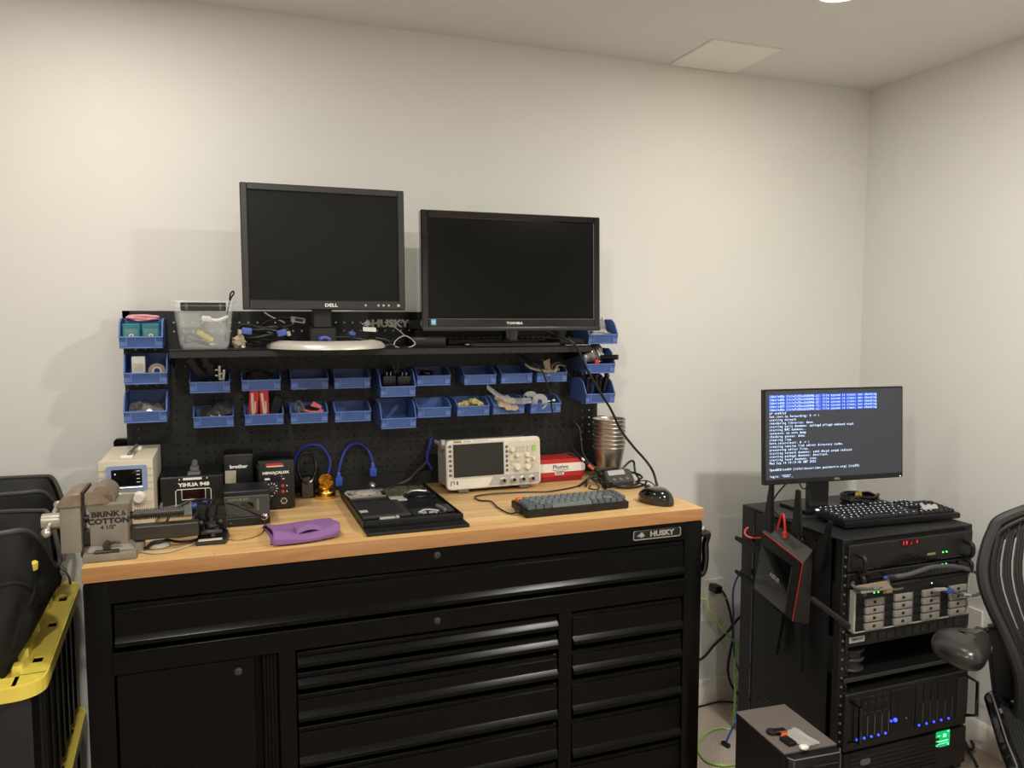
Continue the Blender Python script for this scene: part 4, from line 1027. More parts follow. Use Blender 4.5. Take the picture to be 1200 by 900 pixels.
# ---- blue cords
def plug_at(b, p, dz, w=.02, d=.016, hh=.034):
    b.box((p.x, p.y, p.z), (w, d, hh), .003, None, 2, top=(.7, .8))
t = thing('blue_power_cord', 'blue cord looping up behind the brass cleaner', 'power cord', (.55, .56, H))
pts = [at(346, 545, y=.585), at(347, 535, y=.58), at(353, 526, y=.57), at(366, 521, y=.56), at(377, 524, y=.56), at(385, 535, y=.56), at(387, 545, y=.555), at(384, 557, y=.55), at(382, 566, y=.548)]
MB().tube(pts, .0044).build('lead', 'blue_cable', t)
t = thing('blue_iec_cord', 'blue cord with two blue plugs standing in a tall loop behind the open laptop', 'power cord', (.68, .56, H))
pts = [at(397, 552, y=.55), at(399, 543, y=.555), at(404, 529, y=.565), at(412, 521, y=.575), at(421, 520, y=.575), at(430, 526, y=.57), at(435, 536, y=.565), at(437, 544, y=.56)]
MB().tube(pts, .0046).build('lead', 'blue_cable', t)
for u, v, y in ((397, 564, .545), (437, 553, .558)):
    p = at(u, v, y=y); b = MB(); b.box(p, (.021, .018, .026), .002, None, 2); b.box((p.x, p.y, p.z+.02), (.015, .013, .02), .003, None, 2, top=(.55, .6)); b.build('plug', 'blue_plug', t)
# ---- purple cloth
t = thing('purple_cloth', 'folded purple microfibre cloth on the front of the worktop', 'cloth', (.46, .115, H))
MC = Matrix.Translation((.388, .040, H)) @ Matrix.Rotation(R(4), 4, 'Z')
def cl_low(u, v):
    return Vector((.155*u+.006*math.sin(3*v), .15*v+.012*u*(1-v)-.006*math.sin(4*u), .003+.0015*math.sin(8*u+3*v)))
def cl_fold(u, v):
    # v runs from the front edge, over the top, to the rear and back inside
    sag = 1-.25*math.sin(PI*u)
    pr = [(-.012, .004), (-.014, .016), (.006, .026), (.04, .024), (.08, .020), (.12, .019), (.145, .012), (.150, .005)]
    k = v*(len(pr)-1); i = min(int(k), len(pr)-2); f = k-i
    y = pr[i][0]*(1-f)+pr[i+1][0]*f; z = pr[i][1]*(1-f)+pr[i+1][1]*f
    y += .012*u*(1-v)-.016*math.sin(2.6*u+.4)*(1-v); z = .0045+(z-.004)*sag*(1+.22*math.sin(7*u+4*v))
    return Vector((.002+.155*u+.010*math.sin(3.5*v)-.02*(1-u)*v*(v-1)*-1, y, z))
b = MB(); b.M = MC; b.grid(cl_low, 30, 24); b.build('lower_layer', 'purple', t, smooth=80, solid=.003)
b = MB(); b.M = MC; b.grid(cl_fold, 36, 40); b.build('upper_fold', 'purple', t, smooth=80, solid=.003)
b = MB(); b.M = MC
b.grid(lambda u, v: Vector((.06+.098*u, -.004+.05*v+.010*math.sin(3*u), .020+.012*math.sin(PI*u)*math.sin(PI*v)+.006*math.sin(5*u+2*v))), 24, 16)
b.build('loose_corner', 'purple', t, smooth=80, solid=.003)

# ---- open laptop
t = thing('opened_laptop', 'black laptop lying bottom up with its base cover removed', 'laptop', (.75, .28, H))
Lw, Ld = .263, .47
ML = Matrix.Translation((.612, .030, H)) @ Matrix.Rotation(R(.3), 4, 'Z')
def LB(): b = MB(); b.M = ML; return b
b = LB(); b.bx(0, Lw, 0, .44, .0008, .009, .003, 2); b.build('lid', 'black_plastic', t)
y0, y1 = .044, .47
b = LB(); b.bx(0, Lw-.004, y0, y1, .0095, .0175, .002)
for a in ((0, .004, y0, y1), (Lw-.008, Lw-.004, y0, y1), (0, Lw-.004, y0, y0+.004), (0, Lw-.004, y1-.004, y1)): b.bx(a[0], a[1], a[2], a[3], .0095, .026, .001)
b.build('chassis', 'black_plastic', t)
bat = LB().bx(.006, .134, y0+.052, y0+.225, .0175, .0255, .002).build('battery', 'dark_grey', t)
b = LB(); b.bx(.009, .03, y0+.10, y0+.125, .0255, .0262); b.build('battery_label', 'light_grey', bat)
b = LB(); b.bx(.012, .118, y0+.07, y0+.215, .0255, .0259); b.build('battery_film', 'black_matte', bat)
b = LB(); b.bx(.048, .088, y0+.036, y0+.046, .0175, .024, .001); b.bx(.09, .098, y0+.034, y0+.048, .0175, .025, .001); b.build('port_block', 'light_grey', t)
# left fan
b = LB(); b.M = ML @ Matrix.Translation((.062, y1-.075, .0178)); b.prism([(-.05, -.03), (.045, -.045), (.05, .01), (.04, .05), (-.045, .05), (-.056, .02)], .0035, None, .001); fl = b.build('fan_plate', 'light_grey', t)
b = LB(); b.M = ML @ Matrix.Translation((.066, y1-.075, .0215)); b.lathe([(.028, 0), (.028, .0015), (.012, .0025), (0, .0025)], None, 28); b.build('fan_cover', 'beige', fl)
b = LB(); b.M = ML @ Matrix.Translation((.066, y1-.075, .0215))
for k in range(9):
    a = k*2*PI/9; b.box((.038*math.cos(a), .038*math.sin(a), .001), (.012, .004, .002), rot=(0, 0, a+.5))
b.build('fan_clips', 'silver', fl)
for a_, n_ in (((.012, .118, y1-.125, y1-.117, .0175, .022), 'heat_pipe'), ((.012, .03, y1-.10, y1-.06, .0175, .0215), 'fan_mount'), ((.10, .125, y1-.045, y1-.02, .0175, .0215), 'fan_mount')):
    b = LB(); b.bx(*a_, .001); b.build(n_, 'silver', t)
b = LB(); b.bx(.122, .25, y1-.185, y1-.008, .0175, .0195); pc = b.build('main_board', 'pcb', t)
b = LB(); rnd = random.Random(3)
for k in range(26): x = rnd.uniform(.126, .24); y = rnd.uniform(y1-.115, y1-.02); w = rnd.uniform(.004, .014); b = LB(); b.bx(x, x+w, y, y+rnd.uniform(.004, .014), .0195, .0195+rnd.uniform(.001, .003)); b.build('chip', 'mid_grey' if k % 3 == 0 else 'dark_grey', pc)
b = LB(); b.bx(.118, .162, y1-.205, y1-.15, .0195, .0225, .0006); b.build('drive_card', 'light_grey', t)
b = LB(); b.M = ML @ Matrix.Translation((.205, y1-.17, .0175)); b.lathe([(.047, 0), (.047, .006), (.040, .0075), (.036, .004), (.022, .004), (.020, .009), (0, .0095)], None, 36)
for k in range(20):
    a = k*2*PI/20; b.box((.029*math.cos(a), .029*math.sin(a), .0055), (.014, .001, .004), rot=(0, 0, a+.5))
b.build('cooling_fan', 'black_plastic', t)
b = LB(); b.tube([(.178, y1-.132, .025), (.19, y1-.12, .0265), (.212, y1-.116, .0265), (.236, y1-.125, .025)], .0035); b.tube([(.158, y1-.145, .022), (.165, y1-.125, .023), (.178, y1-.112, .024)], .002); b.build('copper_bracket', 'silver', t)
b = LB(); b.bx(.008, .25, y0+.006, y0+.034, .0175, .0205, .001); b.bx(.14, .252, y0+.055, y0+.12, .0175, .0205, .001); b.build('inner_frame', 'black_matte', t)
b = LB()
for k in range(9): x = rnd.uniform(.145, .21); b.bx(x, x+rnd.uniform(.004, .012), y0+.045+rnd.uniform(0, .03), y0+.055+rnd.uniform(0, .035), .0205, .0235)
b.tube([(.155, y0+.062, .023), (.175, y0+.075, .026), (.195, y0+.07, .025), (.21, y0+.06, .024)], .0025); b.build('small_cables', 'light_grey', t)
b = LB(); b.cyl((.218, y0+.112, .025), (.226, y0+.058, .025), .0052, n=14); b.build('hinge_pin', 'silver', t)
b = LB(); b.bx(.228, .250, y0+.05, y0+.125, .0205, .026, .003, 2); b.build('speaker', 'dark_grey', t)
tag(MB().lathe([(0, 0), (.010, 0), (.011, .003), (.011, .014), (.008, .017), (0, .017)], Matrix.Translation(Vector((.705, .508, H+.018))) @ Euler((.4, .5, 0)).to_matrix().to_4x4(), 18).build('silver_cap', 'silver'), 'small silver cap on the back edge of the opened laptop', 'cap')
cable('grey_usb_lead', [(.712, .512, H+.024), (.75, .52, H+.012), (.80, .535, H+.018), (.835, .55, H+.028), (.865, .562, H+.052), (.89, .57, H+.068), (.90, .575, H+.085)], .0040, 'cable_grey', 'grey lead running from the laptop to the blue cord behind the oscilloscope', 'cable')
cable('blue_cord_end', [(.912, .565, H+.05), (.90, .567, H+.075), (.898, .57, H+.095), (.905, .575, H+.12), (.915, .58, H+.15)], .0050, 'blue_cable', 'blue cord hanging behind the edge of the oscilloscope', 'power cord')

# ---- oscilloscope
t = thing('oscilloscope', 'beige bench oscilloscope with a dark screen standing behind the opened laptop', 'oscilloscope', (1.07, .46, H))
MO = Matrix.Translation((1.072, .405, H+.014)) @ Euler((R(-4), 0, R(1))).to_matrix().to_4x4()
ow, oh = .308, .150
def OB(): b = MB(); b.M = MO; return b
b = OB(); b.M = MO @ FRONT(0, .018, oh/2); b.prism(rrect(ow, oh, .012, 5), .018, None, .003, 2); fr_ = b.build('front_bezel', 'white_plastic', t)
b = OB(); b.M = MO @ FRONT(0, .12, oh/2); b.prism(rrect(ow-.012, oh-.012, .010, 5), .102, None, .003); b.build('rear_case', 'light_grey', t)
OF = lambda x, z, d=0: MO @ FRONT(x, -d, z)
b = MB(); b.rounded(.170, .108, .003, .0014, OF(-.052, .088)); sb = b.build('screen_frame', 'silver_paint', fr_)
b = MB(); b.rounded(.162, .100, .002, .001, OF(-.052, .088, .0012)); b.build('screen', 'scope_screen', sb)
b = MB()
b.rounded(.102, .098, .004, .0006, OF(.098, .088)); b.build('control_panel', 'beige', fr_)
b = MB(); b.prism([(-.022, .006), (.148, .006), (.148, .037), (-.004, .037)], .0008, OF(0, 0)); b.build('input_panel', 'light_grey', fr_)
b = MB()
for k in range(7): b.rounded(.0085, .0085, .003, .003, OF(-.143, .046+.0145*k))
for k in range(6): b.rounded(.0075, .0095, .003, .003, OF(.040, .05+.0145*k))
b.build('soft_keys', 'mid_grey', fr_)
b = MB()
for (x, z, r) in ((.057, .112, .0085), (.073, .094, .0075), (.107, .094, .0085), (.128, .082, .0065), (.073, .056, .0105), (.107, .056, .0105), (.107, .076, .006)):
    b.lathe([(r, 0), (r*.9, .010), (r*.7, .013), (0, .013)], OF(x, z), 18)
b.each('knob', 'white_plastic', fr_)
b = MB()
for r in range(2):
    for k in range(4): b.rounded(.010, .0075, .002, .003, OF(.075+.0125*k, .109+.011*r))
for (x, z) in ((.128, .098), (.128, .066), (.128, .055), (.056, .078), (.056, .068), (.056, .055), (.07, .077), (.08, .077)): b.rounded(.0095, .0075, .002, .003, OF(x, z))
b.build('buttons', 'silver_paint', fr_)
b = MB(); b.rounded(.012, .018, .002, .0035, OF(.131, .115)); b.build('run_button', 'green_cable', fr_)
for k, x in enumerate((.026, .059, .09, .122)):
    b = MB(); b.lathe([(.0105, 0), (.0105, .002), (.0068, .003), (.0068, .014), (.0052, .014), (.0052, .004)], OF(x, .019), 18); cn = b.build('input_socket', 'silver', fr_)
    MB().lathe([(.0052, .006), (0, .006)], OF(x, .019), 14).build('socket_hole', 'black_plastic', cn)
b = MB(); b.text('RIGOL', .0075, OF(-.118, .1455), .0004, .03, 1.2); b.text('DS1054Z', .005, OF(-.088, .1455), .0004, .0, 1.1); b.text('DIGITAL OSCILLOSCOPE', .0036, OF(-.045, .146), .0003, 0, 1.2); b.build('model_print', 'lettering_dark', fr_)
b = MB(); b.rounded(.024, .007, .002, .0003, OF(-.118, .1455)); b.build('brand_badge', 'yellow_foam', fr_)
b = MB(); b.tube([MO @ Vector(q) for q in ((-.132, -.001, .026), (-.142, -.001, .026), (-.142, -.001, .014))], .001, n=6, sm=0); b.tube([MO @ Vector(q) for q in ((-.132, -.001, .026), (-.132, -.001, .018))], .001, n=6, sm=0); b.rounded(.004, .010, .001, .001, OF(-.122, .021)); b.build('usb_print', 'lettering_dark', fr_)
b = MB(); b.cyl(MO @ Vector((-.158, .05, .135)), MO @ Vector((-.146, .05, .135)), .016, n=18); b.tube([MO @ Vector(q) for q in ((-.153, .05, .135), (-.154, .10, .138), (-.152, .13, .140))], .006, n=8); b.build('carry_handle', 'light_grey', t)
b = MB()
for x in (-.10, .10): b.box((x, .02, -.006), (.032, .03, .014), .002)
b.M = MO; 
bb = MB(); bb.M = MO
for x in (-.10, .10): bb.box((x, .022, -.005), (.034, .032, .012), .002)
for x in (-.1, .1): bb.box((x, .105, -.001), (.03, .02, .014), .002)
bb.each('foot', 'mid_grey', t); b.bm.free()
# ---- red box
t = thing('red_kit_box', 'red kit box with a white band between oscilloscope and metal cups', 'box', (1.34, .51, H))
b = MB(); yb = .475
b.prism([(1.20, H+.0005), (1.396, H+.0005), (1.410, H+.016), (1.410, H+.052), (1.385, H+.073), (1.20, H+.073)], .10, frame((0, yb, 0), (1, 0, 0), (0, 0, 1)) @ Matrix.Scale(-1, 4, (0, 0, 1)), .0012); ca = b.build('case', 'red', t)
MB().bx(1.20, 1.398, yb-.001, yb+.001, H+.001, H+.017).build('lower_edge', 'dark_red', ca)
b = MB(); b.prism([(1.20, H+.032), (1.406, H+.032), (1.4105, H+.036), (1.4105, H+.052), (1.402, H+.06), (1.20, H+.06)], .0014, FRONT(0, yb-.0002, 0)); b.bx(1.302, 1.334, yb-.0016, yb, H+.022, H+.034); bn = b.build('white_band', 'white', ca)
b = MB(); b.text('Plusivo', .0185, FRONT(1.322, yb-.0016, H+.0485), .0004, .012, 1.08); b.bx(1.292, 1.352, yb-.0022, yb-.0016, H+.0375, H+.0386); b.build('lettering', 'lettering_dark', bn)
b = MB()
for k in range(8): b.bx(1.306+.003*k, 1.3072+.003*k+.0006*(k % 2), yb-.0021, yb-.0016, H+.0235, H+.034)
b.build('bar_code', 'mid_grey', bn)
# ---- metal cups
cx, cy = 1.512, .50
cup_prof = [(0, .001), (.036, .001), (.0375, .003), (.0535, .096), (.0555, .098), (.0565, .1005), (.055, .1025), (.0535, .101), (.0518, .097), (.0362, .005), (0, .004)]
labs = ['lowest metal cup of the stack, its tapered side fully showing'] + ['metal cup in the nested stack, rim number %s from the bottom' % w for w in ('two', 'three', 'four', 'five', 'six', 'seven')] + ['topmost metal cup of the nested stack, its mouth open']
first = None
for k in range(8):
    loc = (cx+.0008*math.sin(k*1.7), cy+.0008*math.cos(k*2.3), H+.0005+.0135*k)
    if first is None:
        first = thing('metal_cup', labs[0], 'cup', loc, 0, 'nested metal cups')
        MB().lathe(cup_prof[:4]+cup_prof[8:], None, 40).build('body', 'zinc', first, world=False); MB().lathe(cup_prof[3:9], None, 40).build('rim', 'silver', first, world=False)
        for ch in first.children: MW[ch.name] = MW[first.name]
    else: dup(first, loc, None, labs[k])
# ---- small keyboard
t = thing('compact_keyboard', 'compact grey keyboard with an orange escape key on the worktop', 'keyboard', (1.2, .12, H))
MK = Matrix.Translation((1.040, .062, H)) @ Matrix.Rotation(R(1.2), 4, 'Z') @ Matrix.Rotation(R(3.5), 4, 'X')
kw, kd = .314, .112
def KB(): b = MB(); b.M = MK; return b
b = KB(); b.M = MK @ Matrix.Translation((kw/2, kd/2, .001)); b.prism(rrect(kw, kd, .006, 4), .019, None, .0015, 2); b.build('case', 'black_plastic', t)
b = KB()
for x in (.02, kw-.04): b.bx(x, x+.02, kd-.012, kd-.004, -.006, .002)
b.each('foot', 'black_plastic', t)
rows_ = [[1]*13+[2, 1], [1.5]+[1]*12+[1.5, 1], [1.75]+[1]*11+[2.25, 1], [2.25]+[1]*10+[1.75, 1, 1], [1.25, 1.25, 1.25, 6.25, 1, 1, 1, 1, 1]]
U = .0194; kl = KB(); kdk = KB(); ko = KB()
for r, row in enumerate(rows_):
    x = .0085; y = kd-.0075-U*(r+.5)
    for i, w in enumerate(row):
        tgt = ko if (r == 0 and i == 0) else (kdk if (i == 0 or i >= len(row)-2 or (r == 4 and i != 3)) else kl)
        tgt.box((x+w*U/2, y, .0245), (w*U-.0014, U-.0014, .0095), .001, top=(1-.22/w, .76)); x += w*U
kl.build('light_keycaps', 'key_grey', t); kdk.build('dark_keycaps', 'key_dark', t); ko.build('escape_key', 'orange', t)
cable('keyboard_lead', [(1.030, .10, H+.012), (1.018, .105, H+.006), (1.010, .13, H+.004), (1.006, .19, H+.004), (1.012, .25, H+.004), (1.008, .275, H+.004), (.985, .29, H+.004), (.982, .33, H+.004), (1.0, .352, H+.004), (1.06, .362, H+.004), (1.15, .352, H+.003), (1.22, .335, H+.003), (1.31, .36, H+.003), (1.365, .39, H+.006), (1.39, .42, H+.012)], .0024, 'cable_black', 'thin black lead running from the compact keyboard past the oscilloscope', 'cable')
tag(MB().box((1.033, .10, H+.011), (.016, .010, .007), .002).build('usb_plug', 'black_plastic'), 'small black plug in the side of the compact keyboard', 'plug')
# ---- mouse
t = thing('computer_mouse', 'black glossy computer mouse lying beside the compact keyboard', 'mouse', (1.462, .10, H))
def mouse(u, v):
    a = u*2*PI; ph = v*PI/2
    x = .037*math.cos(a)*math.cos(ph)**.6; y = .062*math.sin(a)*math.cos(ph)**.6
    z = .046*math.sin(ph)**.8*(1-.25*((y+.01)/.062)**2)
    if x < -.012: x -= .006*math.sin(ph*2)
    return Vector((x, y, max(0, z)+.001))
b = MB(); b.M = Matrix.Translation((1.462, .105, H)) @ Matrix.Rotation(R(14), 4, 'Z'); b.grid(mouse, 36, 14, cu=True); b.build('shell', 'black_gloss', t, smooth=60)
b = MB(); b.M = Matrix.Translation((1.462, .105, H)) @ Matrix.Rotation(R(14), 4, 'Z'); b.cyl((-.004, .035, .036), (.004, .035, .036), .010, n=16); b.build('wheel', 'dark_grey', t)
b = MB(); b.M = Matrix.Translation((1.462, .105, H)) @ Matrix.Rotation(R(14), 4, 'Z'); b.box((-.036, .0, .02), (.008, .05, .012), .003, (0, -.4, 0)); b.build('thumb_rest', 'dark_grey', t)
# ---- pocket scope and tangle
t = thing('pocket_meter', 'small dark grey meter with an lcd and three buttons in the cable tangle', 'meter', (1.47, .36, H))
MP = Matrix.Translation((1.475, .355, H+.030)) @ Euler((R(38), R(-3), R(-6))).to_matrix().to_4x4()
b = MB(); b.M = MP; b.prism(rrect(.092, .060, .012, 5), .020, None, .003, 2, z0=-.020); b.build('case', 'dark_grey', t)
b = MB(); b.M = MP; b.bx(-.034, .022, .004, .024, .0005, .0016); b.build('lcd', 'light_grey', t)
b = MB(); b.M = MP
for x in (-.022, .0, .022): b.lathe([(.0058, .0005), (.0058, .002), (0, .003)], Matrix.Translation((x, -.014, 0)), 12)
b.each('button', 'mid_grey', t)
t = thing('black_connector_block', 'flat black connector bar lying before the metal cups', 'connector', (1.45, .42, H))
MB().box((1.463, .425, H+.040), (.085, .012, .008), .002, (0, -.03, .02)).build('bar', 'black_plastic', t)
MB().box((1.462, .43, H+.018), (.05, .02, .034), .002).build('support', 'black_matte', t)
tg = [[(1.34, .37, H+.004), (1.38, .40, H+.014), (1.41, .41, H+.03), (1.44, .42, H+.038), (1.50, .41, H+.036), (1.545, .38, H+.03), (1.555, .35, H+.022), (1.53, .33, H+.018)],
      [(1.36, .36, H+.004), (1.375, .38, H+.02), (1.40, .385, H+.028), (1.425, .36, H+.014), (1.43, .33, H+.008), (1.45, .30, H+.006), (1.49, .29, H+.005), (1.54, .31, H+.005), (1.56, .33, H+.012)],
      [(1.385, .39, H+.03), (1.41, .37, H+.012), (1.42, .34, H+.006), (1.44, .315, H+.006), (1.475, .305, H+.007), (1.52, .32, H+.008), (1.545, .35, H+.014), (1.548, .38, H+.03), (1.552, .395, H+.05), (1.548, .395, H+.066), (1.53, .39, H+.066), (1.50, .38, H+.048), (1.485, .38, H+.035)],
      [(1.395, .40, H+.02), (1.40, .36, H+.006), (1.385, .32, H+.004), (1.37, .31, H+.003), (1.36, .335, H+.003), (1.375, .36, H+.006)],
      [(1.53, .34, H+.012), (1.545, .30, H+.02), (1.551, .27, H+.014), (1.549, .245, H+.006), (1.548, .225, H+.003)],
      [(1.52, .33, H+.014), (1.535, .30, H+.008), (1.54, .26, H+.005), (1.53, .22, H+.004)],
      [(1.40, .385, H+.05), (1.42, .39, H+.036), (1.44, .38, H+.018), (1.43, .35, H+.01), (1.41, .34, H+.006), (1.40, .30, H+.004)]]
tl_ = ['thick black lead lying over the back of the pocket meter', 'black lead running under the front of the pocket meter', 'black lead rising in a loop beside the pocket meter', 'thin black lead looping on the wood beside the pocket meter', 'thin black lead arching over the back edge behind the mouse', 'black lead curling behind the mouse', 'black lead bunched before the metal cups']
for i, (p, l) in enumerate(zip(tg, tl_)): cable('tangled_lead', p, (.0036, .0036, .0036, .0018, .0018, .0026, .0034)[i], 'cable_black', l, 'cable', 'tangled leads by the metal cups')
t = thing('orange_bullet_lead', 'lead with an orange connector sleeve before the metal cups', 'lead', (1.42, .47, H))
q0, q1, q2 = at(685, 540, y=.462), at(690, 545, y=.445), at(696, 550, y=.43)
b = MB(); b.cyl(q0, at(682, 537, y=.47), .0036, n=10); b.build('clear_sleeve', 'white', t)
b = MB(); b.cyl(q1, q2, .0065, .005, n=12); b.build('orange_sleeve', 'orange', t)
MB().tube([q0, q1], .003, sm=0).build('joint', 'black_plastic', t); MB().tube([q2, at(702, 551.5, y=.42), at(706, 556, y=.41)], .003).build('lead', 'cable_black', t)
lump('white_usb_plug', (1.535, .205, H+.007), (.010, .014, .006), 'white', 'small white plug lying behind the computer mouse', 'plug', 71, .06)
tag(MB().box((1.42, .33, H+.010), (.03, .022, .018), .003, (0, .1, .4), 2).build('black_adapter', 'black_plastic'), 'small black adapter lying before the pocket meter', 'adapter')
# ---- hanging leads from the shelf
cable('television_power_cord', [at(640, 389, y=.46), at(652, 393, y=.40), at(665, 398, y=.37), at(675, 406, y=.36), at(682, 420, y=.37), at(690, 437, y=.39), at(703, 459, y=.40), at(716, 480, y=.41), at(727, 503, y=.41), at(741, 522, y=.40), at(757, 540, y=.38), at(765, 552, y=.35), at(769, 565, y=.29), at(771, 575, y=.24)], .0042, 'cable_black', 'thick black cord hanging from the wide television down to the mouse', 'cord')
cable('hanging_antenna_lead', [at(606, 414, y=.50), at(625, 425, y=.45), at(634, 433, y=.44), at(640, 446, y=.44), at(645, 463, y=.44), at(647, 481, y=.45), at(652, 494, y=.46), at(664, 512, y=.47), at(676, 531, y=.475), at(683, 538, y=.468)], .0028, 'cable_black', 'thin black lead hanging from under the shelf to the orange sleeve', 'cable')
cable('side_lead', [at(672, 493, y=.585), at(679, 502, y=.565), at(681, 515, y=.55), at(683, 530, y=.54), at(690, 542, y=.45), at(700, 549, y=.42)], .0024, 'cable_grey', 'thin grey lead passing beside the metal cups', 'cable')
cable('thin_arc_wire', [at(655, 537, y=.58), at(659, 532, y=.57), at(668, 531, y=.56), at(675, 535, y=.55), at(680, 541, y=.54)], .0012, 'cable_grey', 'very thin wire arching above the red kit box', 'wire', n=6)

# ================================================================== server rack
KX0, KX1, KY0, KY1 = 2.0, 2.52, RY, .42
t = thing('server_rack', 'black open fronted server rack standing in the corner beside the workbench', 'server rack', (2.26, .18, 0))
MB().bx(KX0, KX1, KY0, KY1, RT-.008, RT, .002).build('top_panel', 'rack_black', t)
sp_ = MB().bx(KX0, KX0+.004, KY0+.05, KY1-.075, .05, RT-.01).build('side_panel', 'rack_black', t)
MB().bx(KX1-.004, KX1, KY0+.05, KY1-.05, .05, RT-.01).build('side_panel', 'rack_black', t)
b = MB()
for x in (KX0, KX1-.034):
    for y in (KY0, KY1-.07): MB().bx(x, x+.034, y, y+(.03 if y == KY0 else .07), .03, RT-.006, .002).build('post', 'rack_black', t)
b = MB()
for k in range(52):
    z = .06+k*.01475
    for x in (KX0+.026, KX1-.026): b.bx(x-.004, x+.004, KY0-.0012, KY0, z, z+.0085)
b.build('rail_holes', 'black_gloss', t)
b = MB()
for k in range(26):
    z = .075+k*.0285; b.cyl((KX0+.009, KY0-.003, z), (KX0+.009, KY0, z), .0035, n=8)
    if k % 3 == 0: b.cyl((KX1-.009, KY0-.003, z), (KX1-.009, KY0, z), .0035, n=8)
b.each('screw', 'mid_grey', t)
MB().bx(KX0+.01, KX1-.01, KY0+.01, KY1-.01, .03, .06).build('bottom_panel', 'rack_black', t)
b = MB()
for x in (KX0+.05, KX1-.05):
    for y in (KY0+.05, KY1-.05): b.cyl((x-.012, y, .0255), (x+.012, y, .0255), .025, n=16)
b.each('caster', 'black_plastic', t)
b = MB(); b.bx(KX0-.0006, KX0, KY1-.068, KY1-.062, .1, RT-.06)
for z in (RT-.02, RT-.03): b.bx(KX0-.001, KX0, KY1-.055+.02*(z > .815), KY1-.047+.02*(z > .815), z-.004, z)
for y in (.20, .05): b.cyl((KX0-.002, y, RT-.03), (KX0, y, RT-.03), .004, n=8)
b.build('seam', 'black_gloss', sp_)
b = MB()
for r in range(3):
    for k in range(14): b.bx(KX0-.0006, KX0, .30-.016*k, .308-.016*k, .17+.012*r, .176+.012*r)
b.build('vent_slots', 'black_gloss', sp_)

def rp(u, v): return at(u, v, y=RY-.004)
def chassis(name, label, cat, z0, z1, x0=KX0+.035, x1=KX1-.035, depth=.40, m='rack_black', yf=RY-.006):
    o = thing(name, label, cat, ((x0+x1)/2, RY+.2, z0)); MB().bx(x0, x1, yf+.01, yf+depth, z0, z1).build('case', m, o); return o
# 1 - media chassis with red digits
z0, z1 = .742, .830
t1 = chassis('rack_media_server', 'tall black rack unit with red digits, first below the rack top', 'server', z0, z1)
fp = MB().bx(KX0+.012, KX1-.012, RY-.012, RY+.004, z0+.001, z1-.006, .002).build('front_panel', 'panel_brown', t1)
def FR(x, z, d=0): return FRONT(x, RY-.012-d, z)
b = MB()
for k in range(26):
    h = .024*max(.15, 1-((k-13)/14)**2); b.bx(2.16+.0065*k, 2.1632+.0065*k, RY-.0128, RY-.012, z0+.0115, z0+.0125+h)
for k in range(46): b.bx(2.05+.0095*k, 2.0556+.0095*k, RY-.0128, RY-.012, z0+.003, z0+.0105)
b.build('vent_slots', 'black_gloss', fp)
zd = at(1066, 636, y=RY-.012).z
b = MB(); xs = [at(u, 636, y=RY-.012).x for u in (1059, 1062.5, 1068, 1074.5)]
for x, s in zip(xs, '1929'): b.text(s, .016, FR(x, zd), .0006, .03, .8)
b.build('red_digits', 'led_red', fp)
MB().bx(xs[0]-.012, xs[-1]+.012, RY-.0126, RY-.012, zd-.011, zd+.011).build('display', 'label_glass', fp)
b = MB()
for k in range(8): x = 2.222+.0185*k; b.bx(x, x+.009, RY-.013, RY-.012, zd-.022, zd-.0195)
b.bx(2.172, 2.184, RY-.013, RY-.012, zd-.004, zd); 
for z in (.012, -.022): b.bx(KX0+.064, KX0+.078, RY-.013, RY-.012, zd+z, zd+z+.003)
b.build('buttons', 'dark_grey', fp)
b = MB()
for x in (KX0+.052, KX1-.052): b.bx(x-.0015, x+.0015, RY-.0126, RY-.012, z0+.03, z1-.018)
b.cyl((2.25, RY-.0128, z1-.014), (2.25, RY-.012, z1-.014), .003, n=8)
b.build('ear_seams', 'black_gloss', fp)
b = MB(); b.bx(2.318, 2.352, RY-.013, RY-.012, z0+.021, z0+.028); b.build('nameplate', 'lettering_gold', fp)
b = MB()
for x in (2.383, 2.398): b.sph((x, RY-.0122, z0+.025), .0026)
b.each('status_led', 'led_green', fp)
for x, lab in ((KX0+.045, 'l'), (KX1-.045, 'r')):
    MB().tube([(x, RY-.010, z0+.052), (x, RY-.036, z0+.048), (x, RY-.042, z0+.030), (x, RY-.036, z0+.010), (x, RY-.010, z0+.006)], .0068, n=10).build('pull_handle', 'black_plastic', fp)
# 2 - low server
z0, z1 = .6945, .739
t2 = chassis('rack_server', 'low black rack unit with fine vents, directly below the unit with red digits', 'server', z0, z1)
fp = MB().bx(KX0+.012, KX1-.012, RY-.012, RY+.004, z0+.001, z1-.001, .002).build('front_panel', 'panel_brown', t2)
b = MB()
for r in range(2):
    for k in range(46): b.bx(2.05+.0095*k, 2.0556+.0095*k, RY-.0128, RY-.012, z0+.006+.019*r, z0+.020+.019*r)
b.build('vent_slots', 'black_gloss', fp)
b = MB()
for x in (2.383, 2.398): b.sph((x, RY-.0126, z0+.034), .0026)
b.each('status_led', 'led_green', fp)
for x in (KX0+.045, KX1-.045): MB().tube([(x, RY-.010, z0+.04), (x, RY-.034, z0+.038), (x, RY-.04, z0+.024), (x, RY-.034, z0+.010), (x, RY-.010, z0+.008)], .006, n=10).build('pull_handle', 'black_plastic', fp)
# 3 - drive array
z0, z1 = .535, .668-.035
za1 = .672
z0 = .541; z1 = .672
t3 = thing('drive_array', 'grey edged drive array with sixteen pale drive sleds in the middle of the rack', 'drive array', (2.28, .1, z0))
ax0, ax1, ay = 2.045, 2.520, RY-.028
z1 = .636
sh = lambda u, v: at(u, v, y=ay)
